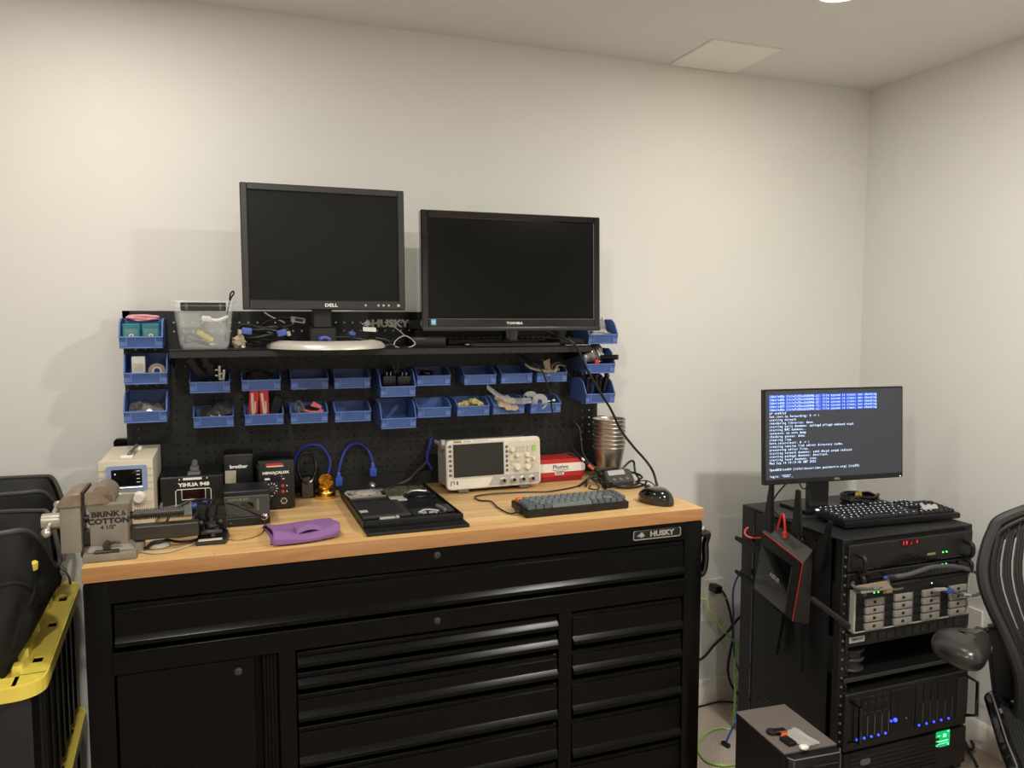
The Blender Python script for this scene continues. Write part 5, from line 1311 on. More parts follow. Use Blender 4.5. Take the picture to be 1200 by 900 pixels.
# the array stands proud of the posts
A0, A1 = sh(1000, 694), sh(1137, 668); A2, A3 = sh(1002, 744), sh(1135, 716)
ax0, ax1 = (A0.x+A2.x)/2, (A1.x+A3.x)/2; z1 = .691; z0 = .562
MB().bx(ax0, ax1, ay+.006, .34, z0, z1, .001).build('case', 'dark_grey', t3)
aw = ax1-ax0; ah = z1-z0
b = MB()
for x in (ax0, ax1-.006): b.bx(x, x+.006, ay, ay+.02, z0, z1, .001)
b.bx(ax0, ax1, ay, ay+.012, z0, z0+.003); b.build('edge_trim', 'light_grey', t3)
hd = MB().bx(ax0+.006, ax1-.006, ay+.001, ay+.016, z1-.026, z1-.001).build('header', 'black_plastic', t3)
b = MB(); b.text('Nexsan', .0125, FRONT(ax0+.36*aw, ay+.0008, z1-.0125), .0005, .02, 1.15); b.build('header_lettering', 'lettering_grey', hd)
b = MB(); b.bx(ax0+.235*aw, ax0+.31*aw, ay-.0003, ay+.001, z1-.021, z1-.007); b.build('header_label', 'lettering_gold', hd)
b = MB(); b.sph((ax0+.16*aw, ay+.001, z1-.013), .0024); b.sph((ax0+.195*aw, ay+.001, z1-.013), .0024); b.each('status_led', 'led_green', hd)
b = MB(); b.sph((ax0+.655*aw, ay+.001, z1-.011), .0022); b.build('white_led', 'led_white', hd)
b = MB(); b.rounded(.016, .011, .001, .001, FRONT(ax0+.085*aw, ay+.0012, z1-.015)); b.build('service_port', 'black_gloss', hd)
MB().bx(ax0+.006, ax1-.006, ay+.004, ay+.016, z0+.003, z1-.026).build('bay_back', 'black_matte', t3)
colw = (aw-.014)/4; rowh = (ah-.031)/4
for c in range(4):
    x = ax0+.007+colw*c
    MB().bx(x+colw-.0065, x+colw-.0035, ay-.001, ay+.006, z0+.004, z1-.028).build('divider', 'mid_grey', t3)
    for r in range(4):
        z = z0+.0045+rowh*(3-r)
        sl_ = MB().bx(x+.034, x+colw-.011, ay-.005, ay+.006, z+.001, z+rowh-.003, .002, 2).build('drive_sled', 'sled_grey', t3)
        b = MB(); b.bx(x+.034+.026, x+.034+.037, ay-.0062, ay-.0048, z+rowh*.32, z+rowh*.66, .001); b.bx(x+.004, x+.032, ay+.0005, ay+.004, z+.002, z+.0045); b.build('latch', 'black_plastic', sl_)
        b = MB(); b.sph((x+colw-.008, ay+.001, z+rowh*.4), .0016); b.build('drive_led', 'led_blue' if (c, r) == (1, 1) else 'light_grey', sl_)
# cream card and cables on top of the array
cc = at(1022, 680, y=RY-.045)
t = thing('cream_circuit_card', 'cream card lying on top of the drive array', 'card', cc)
b = MB(); b.M = Matrix.Translation((cc.x, RY-.055, z1+.016)) @ Euler((R(38), 0, R(2))).to_matrix().to_4x4(); b.bx(-.06, .06, -.014, .014, -.001, .001); b.build('board', 'cream_card', t)
b = MB(); b.M = Matrix.Translation((cc.x, RY-.055, z1+.016)) @ Euler((R(38), 0, R(2))).to_matrix().to_4x4(); b.bx(-.012, .01, -.010, .002, .001, .005); b.build('slot', 'mid_grey', t)
MB().bx(cc.x-.055, cc.x+.05, RY-.05, RY-.03, z1+.0005, z1+.012, .002).build('support', 'mid_grey', t)
def apt(u, v, dy=-.02): return at(u, v, y=ay+dy)
t = thing('blue_ended_cable', 'thick grey cable with a blue end crossing the rack above the drive array', 'cable', apt(1080, 675))
MB().tube([apt(1040, 676.5, .02), apt(1052, 675.5, -.02), apt(1064, 673.5, -.025), apt(1078, 669, -.025), apt(1090, 665, -.025), apt(1105, 663.5, -.025), apt(1120, 664, -.02), apt(1134, 667, -.01), apt(1139, 669, .02)], .0070, n=10).build('lead', 'cable_grey', t)
MB().cyl(apt(1034, 677.5, .02), apt(1041, 676.3, .018), .0082, .0078, 12).build('blue_end', 'wire_blue', t)
t = thing('looped_grey_cable', 'grey cable looping low in front of the cream card', 'cable', apt(1020, 685))
MB().tube([apt(1000, 683, .01), apt(999, 686, -.02), apt(1005, 689.5, -.03), apt(1016, 690.5, -.03), apt(1030, 690, -.03), apt(1039, 687, -.02), apt(1041, 681, .0), apt(1037, 677, .02)], .0052, n=9).build('lead', 'cable_grey', t)
t = thing('plugged_blue_cable', 'grey cable with a blue plug curving out past the drive array', 'cable', apt(1112, 693))
MB().tube([apt(1117, 694, -.015), apt(1128, 697, -.02), apt(1138, 698, -.02), apt(1147, 696, -.015), apt(1153, 689, -.01), apt(1152, 680, .0), apt(1146, 673, .02), apt(1139, 668, .04)], .0048, n=9).build('lead', 'cable_grey', t)
b = MB(); b.box((apt(1111.5, 692)).to_tuple(), (.03, .016, .013), .003, (0, .12, 0), 2); b.build('blue_plug', 'wire_blue', t)
b = MB(); b.box((apt(1102, 690.5)).to_tuple(), (.05, .012, .008), .002, (0, .08, 0), 2); b.build('plug_shell', 'light_grey', t)
b = MB(); b.cyl(apt(1128.5, 697, -.02), apt(1137, 698, -.02), .0054, n=9); b.build('cable_label', 'light_grey', t)
t = thing('brown_ribbon_plug', 'brown and black plug between the cream card and the blue cable end', 'plug', apt(1030, 676))
MB().box(apt(1028, 677, .025).to_tuple(), (.04, .012, .012), .002, (0, .35, 0), 2).build('housing', 'mid_grey', t)
# 4 - power strip
z0p, z1p = .512, .556
t4 = chassis('rack_power_strip', 'black rack power strip with a row of outlets below the drive array', 'power strip', z0p, z1p, depth=.12)
fp = MB().bx(KX0+.012, KX1-.012, RY-.012, RY+.004, z0p, z1p, .002).build('front_panel', 'black_plastic', t4)
b = MB()
for k in range(11): b.rounded(.026, .024, .003, .0012, FR(KX0+.115+.034*k, (z0p+z1p)/2))
b.build('outlets', 'black_gloss', fp)
b = MB(); lb = at(1004, 748, y=RY-.012); b.rounded(.058, .018, .001, .0014, FR(lb.x, (z0p+z1p)/2+.001)); lb_ = b.build('nameplate', 'light_grey', fp)
b = MB(); b.text('TRIPP-LITE', .0115, FR(lb.x, (z0p+z1p)/2+.001, .0015), .0004, .025, .8); b.build('nameplate_lettering', 'lettering_dark', lb_)
# 5 - coil standing on the shelf below
t = thing('black_cable_reel', 'small black reel standing in the dark gap below the power strip', 'reel', (KX0+.075, RY+.06, .41))
b = MB()
for zz in (.002, .034, .062): b.lathe([(0, zz), (.040, zz), (.042, zz+.002), (.042, zz+.007), (.040, zz+.009), (0, zz+.009)], Matrix.Translation((KX0+.085, RY+.05, .415)), 24)
b.lathe([(.032, .004), (.032, .066)], Matrix.Translation((KX0+.085, RY+.05, .415)), 24); b.build('reel_body', 'dark_grey', t)
t = thing('rack_shelf', 'black vented shelf plate above the server with blue lights', 'shelf', (2.26, .1, .40))
MB().bx(KX0+.012, KX1-.012, RY-.008, KY1-.06, .407, .4135, .001).build('plate', 'rack_black', t)
MB().bx(KX0+.012, KX1-.012, RY-.010, RY-.006, .402, .4145, .001).build('front_lip', 'dark_grey', t)
# 6 - blue light server
z0, z1 = .190, .372
t6 = chassis('blue_light_server', 'tall black server with rows of blue lights in the lower rack', 'server', z0, z1)
yf = RY-.02
MB().bx(KX0+.04, KX1-.04, RY-.008, .34, z1, z1+.004).build('lid', 'rack_black', t6)
fp = MB().bx(KX0+.012, KX1-.012, yf, RY+.004, z0+.001, z1-.001, .003).build('front_panel', 'panel_brown', t6)
def bays(x0, n, w):
    for k in range(n):
        x = x0+w*k
        by = MB().bx(x+.0015, x+w-.0015, yf-.004, yf+.002, z0+.030, z1-.016, .0015).build('drive_bay', 'black_plastic', t6)
        b = MB(); b.bx(x+w-.0035, x+w-.0018, yf-.0052, yf-.004, z0+.040, z0+.105); b.build('bay_edge', 'mid_grey', by)
        b = MB(); b.cyl((x+w*.5, yf-.0054, z1-.036), (x+w*.5, yf-.004, z1-.036), .004, n=10); b.build('bay_button', 'dark_grey', by); b = MB(); b.bx(x+.003, x+w-.005, yf-.0052, yf-.004, z0+.112, z0+.116); b.build('bay_latch', 'dark_grey', by)
        if k >= (5-n): 
            b = MB(); b.sph((x+w*.5, yf-.0042, z0+.037), .0036); b.build('bay_led', 'led_blue', by)
xa = at(996, 840, y=yf).x; xb = at(1041, 840, y=yf).x; bays(xa+.012, 5, (xb-xa-.012)/5)
xa2 = at(1072, 830, y=yf).x; xb2 = at(1115, 825, y=yf).x; bays(xa2, 5, (xb2-xa2)/5)
b = MB(); b.bx(xb+.006, xa2-.004, yf-.003, yf+.001, z0+.028, z1-.014, .001); gr = b.build('centre_grille', 'black_plastic', t6)
b = MB(); n = 9
for k in range(n): x = xb+.01+(xa2-xb-.018)*k/n; b.bx(x, x+.004, yf-.0042, yf-.003, z0+.06, z1-.02)
b.build('grille_bars', 'panel_brown', gr)
b = MB(); q = at(1049, 843.5, y=yf-.004); b.sph(q, .0065); b.sph((q.x-.016, q.y, q.z-.001), .0035); b.build('power_led', 'led_blue', gr)
b = MB(); q = at(1062, 841.5, y=yf-.004); b.sph(q, .003); b.build('dark_led', 'mid_grey', gr)
for x in (KX0+.028, KX1-.018):
    h = MB().tube([(x, yf+.002, z1-.02), (x, yf-.038, z1-.024), (x, yf-.040, z0+.05), (x, yf+.002, z0+.03)], .0055, n=8, sm=0).build('front_handle', 'black_gloss', t6)
b = MB(); b.bx(KX1-.06, KX1-.014, yf-.003, yf+.001, z0+.03, z1-.02, .001); b.build('handle_plate', 'dark_grey', t6)
# 7 - ups
z0, z1 = .062, .186
t7 = chassis('battery_backup', 'black battery backup with a green lit display at the bottom of the rack', 'battery backup', z0, z1)
fp = MB().bx(KX0+.012, KX1-.012, RY-.022, RY+.004, z0+.001, z1-.001, .004, 2).build('front_panel', 'black_plastic', t7)
b = MB()
for k in range(7): b.bx(KX0+.03, 2.39, RY-.0245, RY-.022, z0+.018+.0135*k, z0+.025+.0135*k, .001)
b.build('grooves', 'panel_brown', fp)
q = [at(u, v, y=RY-.022) for u, v in ((1097, 858), (1113, 854.5), (1096, 877), (1112, 872.5))]
lx0, lx1 = (q[0].x+q[2].x)/2, (q[1].x+q[3].x)/2; lz1 = (q[0].z+q[1].z)/2; lz0 = (q[2].z+q[3].z)/2
dsp = MB().bx(lx0, lx1, RY-.0235, RY-.022, lz0, lz1).build('display', 'ups_lcd', fp)
b = MB(); lw, lh = lx1-lx0, lz1-lz0; lxc, lzc = (lx0+lx1)/2, (lz0+lz1)/2
b.text('26', lh*.30, FRONT(lxc+lw*.12, RY-.0235, lzc+lh*.20), .0004, .02, 1); b.bx(lx0+.1*lw, lx0+.3*lw, RY-.0239, RY-.0235, lzc+.22*lh, lzc+.26*lh)
for k in range(8): b.bx(lx0+(.1+.1*k)*lw, lx0+(.17+.1*k)*lw, RY-.0239, RY-.0235, lzc-.16*lh, lzc-.10*lh)
for x in (.06, .86): b.bx(lx0+x*lw, lx0+(x+.08)*lw, RY-.0239, RY-.0235, lz0+.06*lh, lz0+.13*lh)
b.bx(lx0+.1*lw, lx0+.9*lw, RY-.0239, RY-.0235, lzc-.30*lh, lzc-.28*lh); b.bx(lx0+.8*lw, lx0+.92*lw, RY-.0239, RY-.0235, lz1-.1*lh, lz1-.05*lh)
b.build('display_figures', 'ups_text', dsp)
b = MB(); q = at(1013, 892, y=RY-.022); b.rounded(.04, .018, .008, .002, FRONT(q.x, RY-.0245, q.z)); b.build('logo_badge', 'mid_grey', fp)

# ---- router on the side of the rack
rx = KX0-.036
t = thing('black_gaming_router', 'black square router with red edges and eight antennas on the rack side', 'router', (KX0-.02, .15, .65))
def rq(u, v, x=rx): return at(u, v, x=x)
f4 = [rq(894, 623), rq(941.5, 660), rq(929, 729), rq(882, 690)]
bk = [at(906, 612, x=KX0-.003), at(953, 645.5, x=KX0-.003), at(948.5, 732, x=KX0-.003), at(893, 706, x=KX0-.003)]
MB().hexa(bk, f4, .0015).build('body', 'black_plastic', t)
MB().hexa([bk[0], f4[0], f4[1], bk[1]], [q+Vector((-.0004, 0, .0012)) for q in (bk[0], f4[0], f4[1], bk[1])]).build('top_face', 'station_grey', t)
Fm = (f4[0]+f4[1]+f4[2]+f4[3])/4
def inset(k, dx): return [Fm+(p-Fm)*k+Vector((dx, 0, 0)) for p in f4]
fpn = MB().hexa(inset(.97, -.0003), inset(.955, -.003)).build('face_plate', 'black_plastic', t)
def bil(s, r, dx): 
    a = f4[0].lerp(f4[1], s); c = f4[3].lerp(f4[2], s); p = a.lerp(c, r); return p+Vector((dx, 0, 0))
MB().hexa([bil(.03, .20, -.003), bil(.80, .16, -.003), bil(.82, .96, -.003), bil(.05, .96, -.003)], [bil(.04, .22, -.0045), bil(.79, .18, -.0045), bil(.81, .94, -.0045), bil(.06, .94, -.0045)]).build('gloss_panel', 'black_gloss', fpn)
b = MB(); b.tube([f4[0]+Vector((-.002, 0, 0)), f4[1]+Vector((-.002, 0, 0)), f4[2].lerp(f4[1], .02)+Vector((-.002, 0, 0))], .0016, n=6, sm=0); b.build('red_edge', 'red', t)
ctr = bil(.47, .54, -.0048); xd = (f4[1]-f4[0]).normalized(); yd = (f4[0]-f4[3]).normalized()
b = MB(); b.text('ASUS', .019, frame(ctr, xd, yd), .0008, .03, 1.1); b.build('logo', 'lettering_grey', fpn)
def antenna(base, tip, w0, w1, x0, x1, pale=False):
    p, q = at(*base, x=x0), at(*tip, x=x1); d = (q-p).normalized(); s = d.cross(Vector((1, 0, 0))).normalized(); n = d.cross(s)
    lo = [p+s*w0+n*.007, p-s*w0+n*.007, p-s*w0-n*.007, p+s*w0-n*.007]; hi = [q+s*w1+n*.005, q-s*w1+n*.005, q-s*w1-n*.005, q+s*w1-n*.005]
    MB().hexa(lo, hi, .002).build('antenna', 'black_plastic' if not pale else 'dark_grey', t)
antenna((900, 622), (904.5, 566.5), .023, .0085, KX0-.025, KX0-.02); antenna((934, 628), (935.5, 574), .0225, .0085, KX0-.025, KX0-.02)
antenna((958, 668), (973.5, 611), .0175, .0085, KX0-.015, KX0-.02); antenna((892, 645), (862, 630), .016, .007, KX0-.02, KX0-.03)
antenna((891, 690), (862, 669), .014, .006, KX0-.02, KX0-.03); antenna((914, 715), (909, 766), .024, .008, KX0-.02, KX0-.02)
antenna((936, 730), (939, 786), .016, .006, KX0-.02, KX0-.02); antenna((951, 701), (996, 735), .0065, .008, KX0-.02, KX0-.022, True)
t = thing('red_patch_cord', 'red network cord plugged into the top of the router', 'patch cord', at(918, 620, x=KX0-.02))
MB().tube([at(911, 622, x=KX0-.012), at(913, 612, x=KX0-.014), at(916, 604, x=KX0-.016), at(918.5, 604, x=KX0-.018), at(919.5, 614, x=KX0-.019), at(920, 624, x=KX0-.019)], .0040).build('lead', 'red_cable', t)
b = MB(); q = at(920, 627, x=KX0-.019); b.box(q, (.012, .013, .022), .002); b.build('plug', 'red_cable', t)
MB().tube([at(877, 618, x=KX0-.02), at(873.5, 621, x=KX0-.03), at(873, 626, x=KX0-.035), at(878, 629.5, x=KX0-.025), at(885, 630.5, x=KX0-.01), at(892, 630, x=KX0-.006)], .0036).build('rear_loop', 'red_cable', t)
tag(MB().lathe([(.008, 0), (.012, 0), (.012, .008), (.008, .008), (.008, 0)], Matrix.Translation(at(940, 632, x=KX0-.018)), 18).build('black_ring', 'black_gloss'), 'small black ring resting on top of the router', 'ring')

# ---- screen on the rack
t = thing('terminal_monitor', 'black thin framed monitor showing white terminal text on top of the rack', 'monitor', (2.2, .25, RT))
ym = .19
p00, p10, p01, p11 = at(904, 566.5, y=ym), at(1052, 557.5, y=ym), at(900.5, 458, y=ym), at(1050.5, 454.5, y=ym)
mc = (p00+p10+p01+p11)/4; mw = .536; mh = .310
MT = Matrix.Translation(mc) @ Euler((R(-3), 0, R(-5))).to_matrix().to_4x4()
bz_, sc_ = panel(t, MT, mw, mh, .006, .018, .022, 'black_plastic', 'term_bg', lipz=.001)
sw, shh = mw-.012, mh-.024; szc = .006
b = MB(); b.M = MT; b.bx(-mw/2+.06, mw/2-.06, .02, .05, -mh/2+.04, mh/2-.05, .008); b.build('back_cover', 'black_plastic', t)
lines = ['/dev/sd0a (1c1e7c35aa5dd04b.a): file system is clean; not checking', '/dev/sd0k (1c1e7c35aa5dd04b.k): file system is clean; not checking', '/dev/sd0d (1c1e7c35aa5dd04b.d): file system is clean; not checking', '/dev/sd0f (1c1e7c35aa5dd04b.f): file system is clean; not checking', '/dev/sd0e (1c1e7c35aa5dd04b.e): file system is clean; not checking',
 'pf enabled', 'net.inet.ip.forwarding: 0 -> 1', 'starting network', 'reordering libraries: done.', 'starting early daemons: syslogd pflogd unbound ntpd.', 'starting RPC daemons:.', 'savecore: no core dump', 'checking quotas: done.', 'clearing /tmp', 'kern.securelevel: 0 -> 1', 'creating runtime link editor directory cache.', 'preserving editor files.', 'starting network daemons: sshd dhcpd smtpd radiusd.', 'starting package daemons: dnsclient.', 'starting local daemons: cron.', 'Wed Sep 14 14:19:45 GMT 2022', '', 'OpenBSD/amd64 (infolioscurrider.postmortis.org) (ttyC0)', '', 'login: "CCCC"_']
cw = sw*.785/66; rh = shh*.945/25
b = MB(); bb = MB()
for r, ln in enumerate(lines):
    z = szc+shh/2-.012-rh*(r+.5)
    for i, ch in enumerate(ln):
        if ch == ' ': continue
        wide = ch in 'mwMWGOD@'
        b.text(ch, rh*.98, MT @ FRONT(-sw/2+.012+cw*(i+.5), .0002, z), 0, .012, .62 if wide else .86)
    if r < 5: bb.prism([(-sw/2+.011, z-rh*.47), (-sw/2+.012+cw*66, z-rh*.47), (-sw/2+.012+cw*66, z+rh*.47), (-sw/2+.011, z+rh*.47)], .0002, MT @ FRONT(0, .0010, 0))
bb.build('highlight_bands', 'term_blue', sc_, smooth=0); b.build('terminal_text', 'term_text', sc_, smooth=0)
b = MB(); b.text('DELL', .0095, MT @ FRONT(.005, -.0002, -mh/2+.009), .0005, .03, 1.1); b.build('logo', 'lettering_grey', bz_)
b = MB(); b.M = MT; b.bx(mw/2-.014, mw/2-.011, -.001, .001, -mh/2+.003, -mh/2+.006); b.build('power_led', 'led_white', bz_)
b = MB(); b.bx(mc.x-.028, mc.x+.05, ym+.075, ym+.105, RT+.01, mc.z-.03, .003); b.build('column', 'dark_grey', t)
b = MB(); b.bx(mc.x-.02, mc.x+.04, ym+.04, ym+.08, mc.z-.06, mc.z+.02, .003); b.build('mount', 'black_plastic', t)
b = MB(); b.M = Matrix.Translation((mc.x+.012, ym+.10, RT+.0005)); b.prism(rrect(.19, .15, .012, 4), .010, None, .003, 2); b.build('foot', 'black_plastic', t)
cable('monitor_cable', [(mc.x-.12, ym+.06, mc.z-.12), (mc.x-.125, ym+.08, mc.z-.165), (mc.x-.17, ym+.08, RT+.06), (mc.x-.20, ym+.06, RT+.03), (mc.x-.2, ym+.0, RT+.006), (mc.x-.1, ym-.03, RT+.006), (mc.x-.03, ym-.05, RT+.006)], .0028, 'cable_black', 'thin black cable dropping behind the terminal monitor to the keyboard', 'cable')
cable('monitor_loop', [(mc.x-.075, ym+.07, mc.z-.14), (mc.x-.08, ym+.07, mc.z-.175), (mc.x-.06, ym+.07, mc.z-.192), (mc.x-.04, ym+.07, mc.z-.175), (mc.x-.04, ym+.07, mc.z-.14)], .0022, 'cable_black', 'small black cable loop below the terminal monitor', 'cable')
# ---- coil of black cable
t = thing('coiled_audio_cable', 'coil of black cable with gold plugs lying behind the backlit keyboard', 'cable', (2.41, .30, RT))
b = MB(); pts = []
for k in range(70):
    a = k/70*2*PI*5; pts.append((2.41+(.066+.008*math.sin(1.7*a))*math.cos(a), .30+(.048+.006*math.cos(2.3*a))*math.sin(a), RT+.006+.024*k/70+.002*math.sin(5*a)))
b.tube(pts, .0048, n=7, sm=3); b.build('lead', 'cable_black', t)
for dx, dy, an in ((-.012, 0, .5), (.010, .006, 1.0)):
    b = MB(); b.cyl((2.41+dx-.014*math.cos(an), .30+dy-.01, RT+.012), (2.41+dx+.014*math.cos(an), .30+dy+.012, RT+.030), .0068, n=12); b.build('gold_plug', 'gold', t)
# ---- backlit keyboard
t = thing('backlit_keyboard', 'full size black keyboard with lit white legends on top of the rack', 'keyboard', (2.32, .1, RT))
FL, FRr = at(990, 620, z=RT+.004), at(1126, 607.5, z=RT+.004)
kdir = math.atan2(FRr.y-FL.y, FRr.x-FL.x); kw = (FRr-FL).length
MKB = Matrix.Translation((FL.x, FL.y, RT+.002)) @ Matrix.Rotation(kdir, 4, 'Z') @ Matrix.Rotation(R(4), 4, 'X')
kd = .150
b = MB(); b.M = MKB @ Matrix.Translation((kw/2, kd/2, .002)); b.prism(rrect(kw, kd, .006, 4), .018, None, .003, 2); b.build('case', 'black_plastic', t)
b = MB(); b.M = MKB
for x in (.03, kw-.06): b.bx(x, x+.03, kd-.02, kd-.008, -.011, .003)
b.each('foot', 'black_plastic', t)
ks = MB(); kg = MB(); kg.M = MKB; ks.M = MKB; U = (kw-.016)/22.6; rnd = random.Random(9)
for r in range(6):
    y = kd-.014-.0205*r-(.006 if r else 0)
    segs = [15.2, 3, 4] if r else [15.2, 3, 4]
    x = .008
    row = ([1, 0, 1, 1, 1, 1, .6, 1, 1, 1, 1, .6, 1, 1, 1, 1] if r == 0 else [1]*13+[2.2] if r == 1 else [1.6]+[1]*12+[1.6] if r == 2 else [1.9]+[1]*11+[2.3] if r == 3 else [2.4]+[1]*10+[2.8] if r == 4 else [1.35, 1.35, 1.35, 5.7, 1.35, 1.35, 1.35, 1.4])
    for i, w in enumerate(row):
        if w >= 1: 
            ks.box((x+w*U/2, y, .0245), (w*U-.0015, .0185, .008), .001, top=(1-.2/w, .76))
            if w < 5: kg.box((x+w*U*.46, y+.002, .0288), (.0036, .0034, .0004))
        x += w*U
    x = .008+15.6*U
    for i in range(3):
        if not (r == 3 or (r == 4 and i != 1)): ks.box((x+U/2, y, .0245), (U-.0015, .0185, .008), .001, top=(.78, .76)); kg.box((x+U*.46, y+.002, .0288), (.0036, .0034, .0004))
        x += U
    x = .008+18.6*U
    if r:
        for i in range(4): ks.box((x+U/2, y, .0245), (U-.0015, .0185, .008), .001, top=(.78, .76)); x += U
kc = ks.build('keycaps', 'key_black', t); kg.build('lit_legends', 'key_backlight', kc)
b = MB(); b.M = MKB; b.box((.006, kd-.014, .021), (.014, .006, .003)); b.build('indicator', 'led_white', t)
t = thing('white_paper_scrap', 'small pale torn scrap standing on the backlit keyboard', 'paper', MKB @ Vector((.34, .04, .03)))
b = MB(); b.M = MKB; b.prism([(-.03, 0), (.032, 0), (.034, .016), (.022, .019), (.016, .014), (.004, .021), (-.012, .015), (-.018, .026), (-.028, .026)], .004, Matrix.Translation((.355, .030, .0292)) @ Matrix.Rotation(R(40), 4, 'X'), .0008); b.build('scrap', 'light_grey', t)

# ================================================================== between bench and rack
wp = lambda u, v, y=YW-.02: at(u, v, y=y)
fl = lambda u, v: Vector((at(u, v, z=.006).x, at(u, v, z=.006).y, .006))
t = thing('black_wall_plug', 'black plug with its cord in the upper socket of the back wall outlet', 'plug', wp(840, 689))
b = MB(); q = wp(838.5, 689.5, YW-.03); b.box(q, (.032, .045, .030), .005, (0, .1, 0), 2); b.build('housing', 'black_plastic', t)
MB().tube([wp(845, 691, YW-.04), wp(849, 697, YW-.05), wp(853, 708, YW-.05), wp(857, 725, YW-.05), wp(859, 745, YW-.05), wp(855, 768, YW-.05), wp(853, 785, YW-.05), wp(856, 800, YW-.05), wp(862, 810, YW-.05), wp(869, 816, YW-.045)], .0048).build('cord', 'cable_black', t)
MB().cyl(wp(847, 694, YW-.045), wp(850.5, 701, YW-.05), .0062, n=9).build('cord_label', 'light_grey', t)
cable('blue_network_cable', [wp(884, 648, .42), wp(874, 661, .44), wp(865, 675, .48), wp(859, 693, .52), wp(859.5, 720, .56), wp(859.5, 745, .58), wp(861, 770, .58), wp(867, 790, .58), wp(871, 808, .57), wp(871, 826, .52)], .0036, 'wire_blue', 'blue network cable hanging down the wall from the router', 'cable')
cable('green_network_cable', [(1.40, .625, .34), (1.70, .62, .43), wp(822, 702, .61), wp(830, 714, .60), wp(843, 733, .59), wp(857, 748, .57), wp(868, 760, .55), wp(875, 775, .52), wp(880, 800, .5), (2.03, .45, .10), (2.06, .45, .02)], .0040, 'green_cable', 'green network cable crossing from the bench towards the rack', 'cable')
cable('green_floor_cable', [(2.07, .45, .46), wp(875, 730, .56), wp(866, 750, .57), wp(861.5, 775, .57), wp(861.5, 800, .55), wp(861, 830, .48), fl(858, 853), fl(845, 853), fl(832, 856.5), fl(822, 866), fl(819, 880), fl(828, 892), fl(845, 897), fl(862, 896)], .0042, 'green_cable', 'green network cable running down the wall and looping on the carpet', 'cable')
t = thing('blue_loose_plug_cable', 'blue cable with a dark plug end lying on the carpet by the tower', 'cable', fl(853, 870))
MB().tube([wp(866, 820, .50), wp(862, 845, .42), fl(858, 854), fl(854, 862), fl(851.5, 868)], .0036).build('lead', 'wire_blue', t)
b = MB(); q = fl(850.5, 873); b.box((q.x, q.y, .009), (.014, .034, .012), .002, (0, 0, .25)); b.build('plug', 'black_plastic', t)
cable('slanting_black_cable', [(1.40, .63, .02), (1.62, .63, .06), (1.85, .62, .16), wp(822, 772, .61), wp(836, 757, .60), wp(852, 741, .59), wp(866, 724, .58), wp(880, 712, .52), (2.06, .46, .44)], .0052, 'cable_black', 'thick black cable slanting across the wall behind the rack', 'cable')
cable('black_floor_cord', [(1.75, .60, .006), fl(827, 826), fl(845, 822), fl(860, 823), fl(875, 826)], .0034, 'cable_black', 'black cord lying along the baseboard on the carpet', 'cord')
# tower
TZ = .35
t = thing('small_tower_computer', 'small dark tower computer with a grey top on the carpet before the rack', 'computer', (1.735, -.13, 0))
c0, c1, c2, c3 = at(864, 834, z=TZ), at(925, 828.5, z=TZ), at(976, 870.5, z=TZ), at(915, 880, z=TZ)
ang = -math.atan2(c3.x-c0.x, -(c3.y-c0.y)) if False else math.atan2(c1.y-c0.y, c1.x-c0.x)*.5
cw_, cl_ = .163, .228; tcx, tcy = (c0.x+c1.x+c2.x+c3.x)/4, (c0.y+c1.y+c2.y+c3.y)/4
MTW = Matrix.Translation((tcx, tcy, 0)) @ Matrix.Rotation(R(-4), 4, 'Z')
b = MB(); b.M = MTW; b.bx(-cw_/2, cw_/2, -cl_/2, cl_/2, .014, TZ-.003, .002); b.build('case', 'tower_side', t)
b = MB(); b.M = MTW; b.bx(-cw_/2-.0005, cw_/2+.0005, -cl_/2, cl_/2, TZ-.004, TZ); b.build('top_cover', 'tower_top', t)
b = MB(); b.M = MTW @ Matrix.Translation((0, -cl_/2-.016, 0)); b.prism([(-cw_/2, .018), (-cw_/2, -.004), (-cw_/2+.012, -.014), (cw_/2-.012, -.014), (cw_/2, -.004), (cw_/2, .018)], TZ-.02, None, .002, z0=.014); fb = b.build('front_bezel', 'black_plastic', t)
b = MB(); b.M = MTW; b.bx(-cw_/2+.016, cw_/2-.016, -cl_/2-.0315, -cl_/2-.029, .05, TZ-.03, .001); b.build('front_door', 'black_gloss', fb)
b = MB(); b.M = MTW; b.tube([(-cw_/2, -cl_/2-.014, TZ-.005), (-cw_/2+.012, -cl_/2-.029, TZ-.005), (cw_/2-.012, -cl_/2-.029, TZ-.005), (cw_/2, -cl_/2-.014, TZ-.005)], .0018, n=6, sm=0); b.tube([(-cw_/2+.01, -cl_/2-.029, .03), (-cw_/2+.01, -cl_/2-.029, TZ-.01)], .0014, n=6, sm=0); b.tube([(cw_/2-.01, -cl_/2-.029, .03), (cw_/2-.01, -cl_/2-.029, TZ-.01)], .0014, n=6, sm=0); b.build('bezel_edge', 'mid_grey', fb)
b = MB(); b.M = MTW; b.cyl((-.035, -cl_/2-.034, TZ-.045), (-.035, -cl_/2-.030, TZ-.045), .006, n=14); b.build('power_button', 'light_grey', fb)
b = MB(); b.M = MTW
for x in (-.06, .06):
    for y in (-.09, .09): b.cyl((x, y, .0005), (x, y, .016), .012, n=12)
b.each('foot', 'black_plastic', t)
tz = lambda u, v, dz=.0: at(u, v, z=TZ+dz)
q = tz(904.3, 859.5); tag(MB().lathe([(0, .0005), (.0135, .0005), (.0145, .003), (.0145, .008), (.012, .010), (0, .010)], Matrix.Translation((q.x, q.y, TZ)), 20).build('round_rubber_foot', 'black_matte'), 'round black rubber button on the tower top', 'button')
t = thing('ribbon_connector', 'black connector pair joined by orange wires on the tower top', 'connector', tz(920, 863))
a, c = tz(914, 857.5, .006), tz(923.5, 868.5, .005)
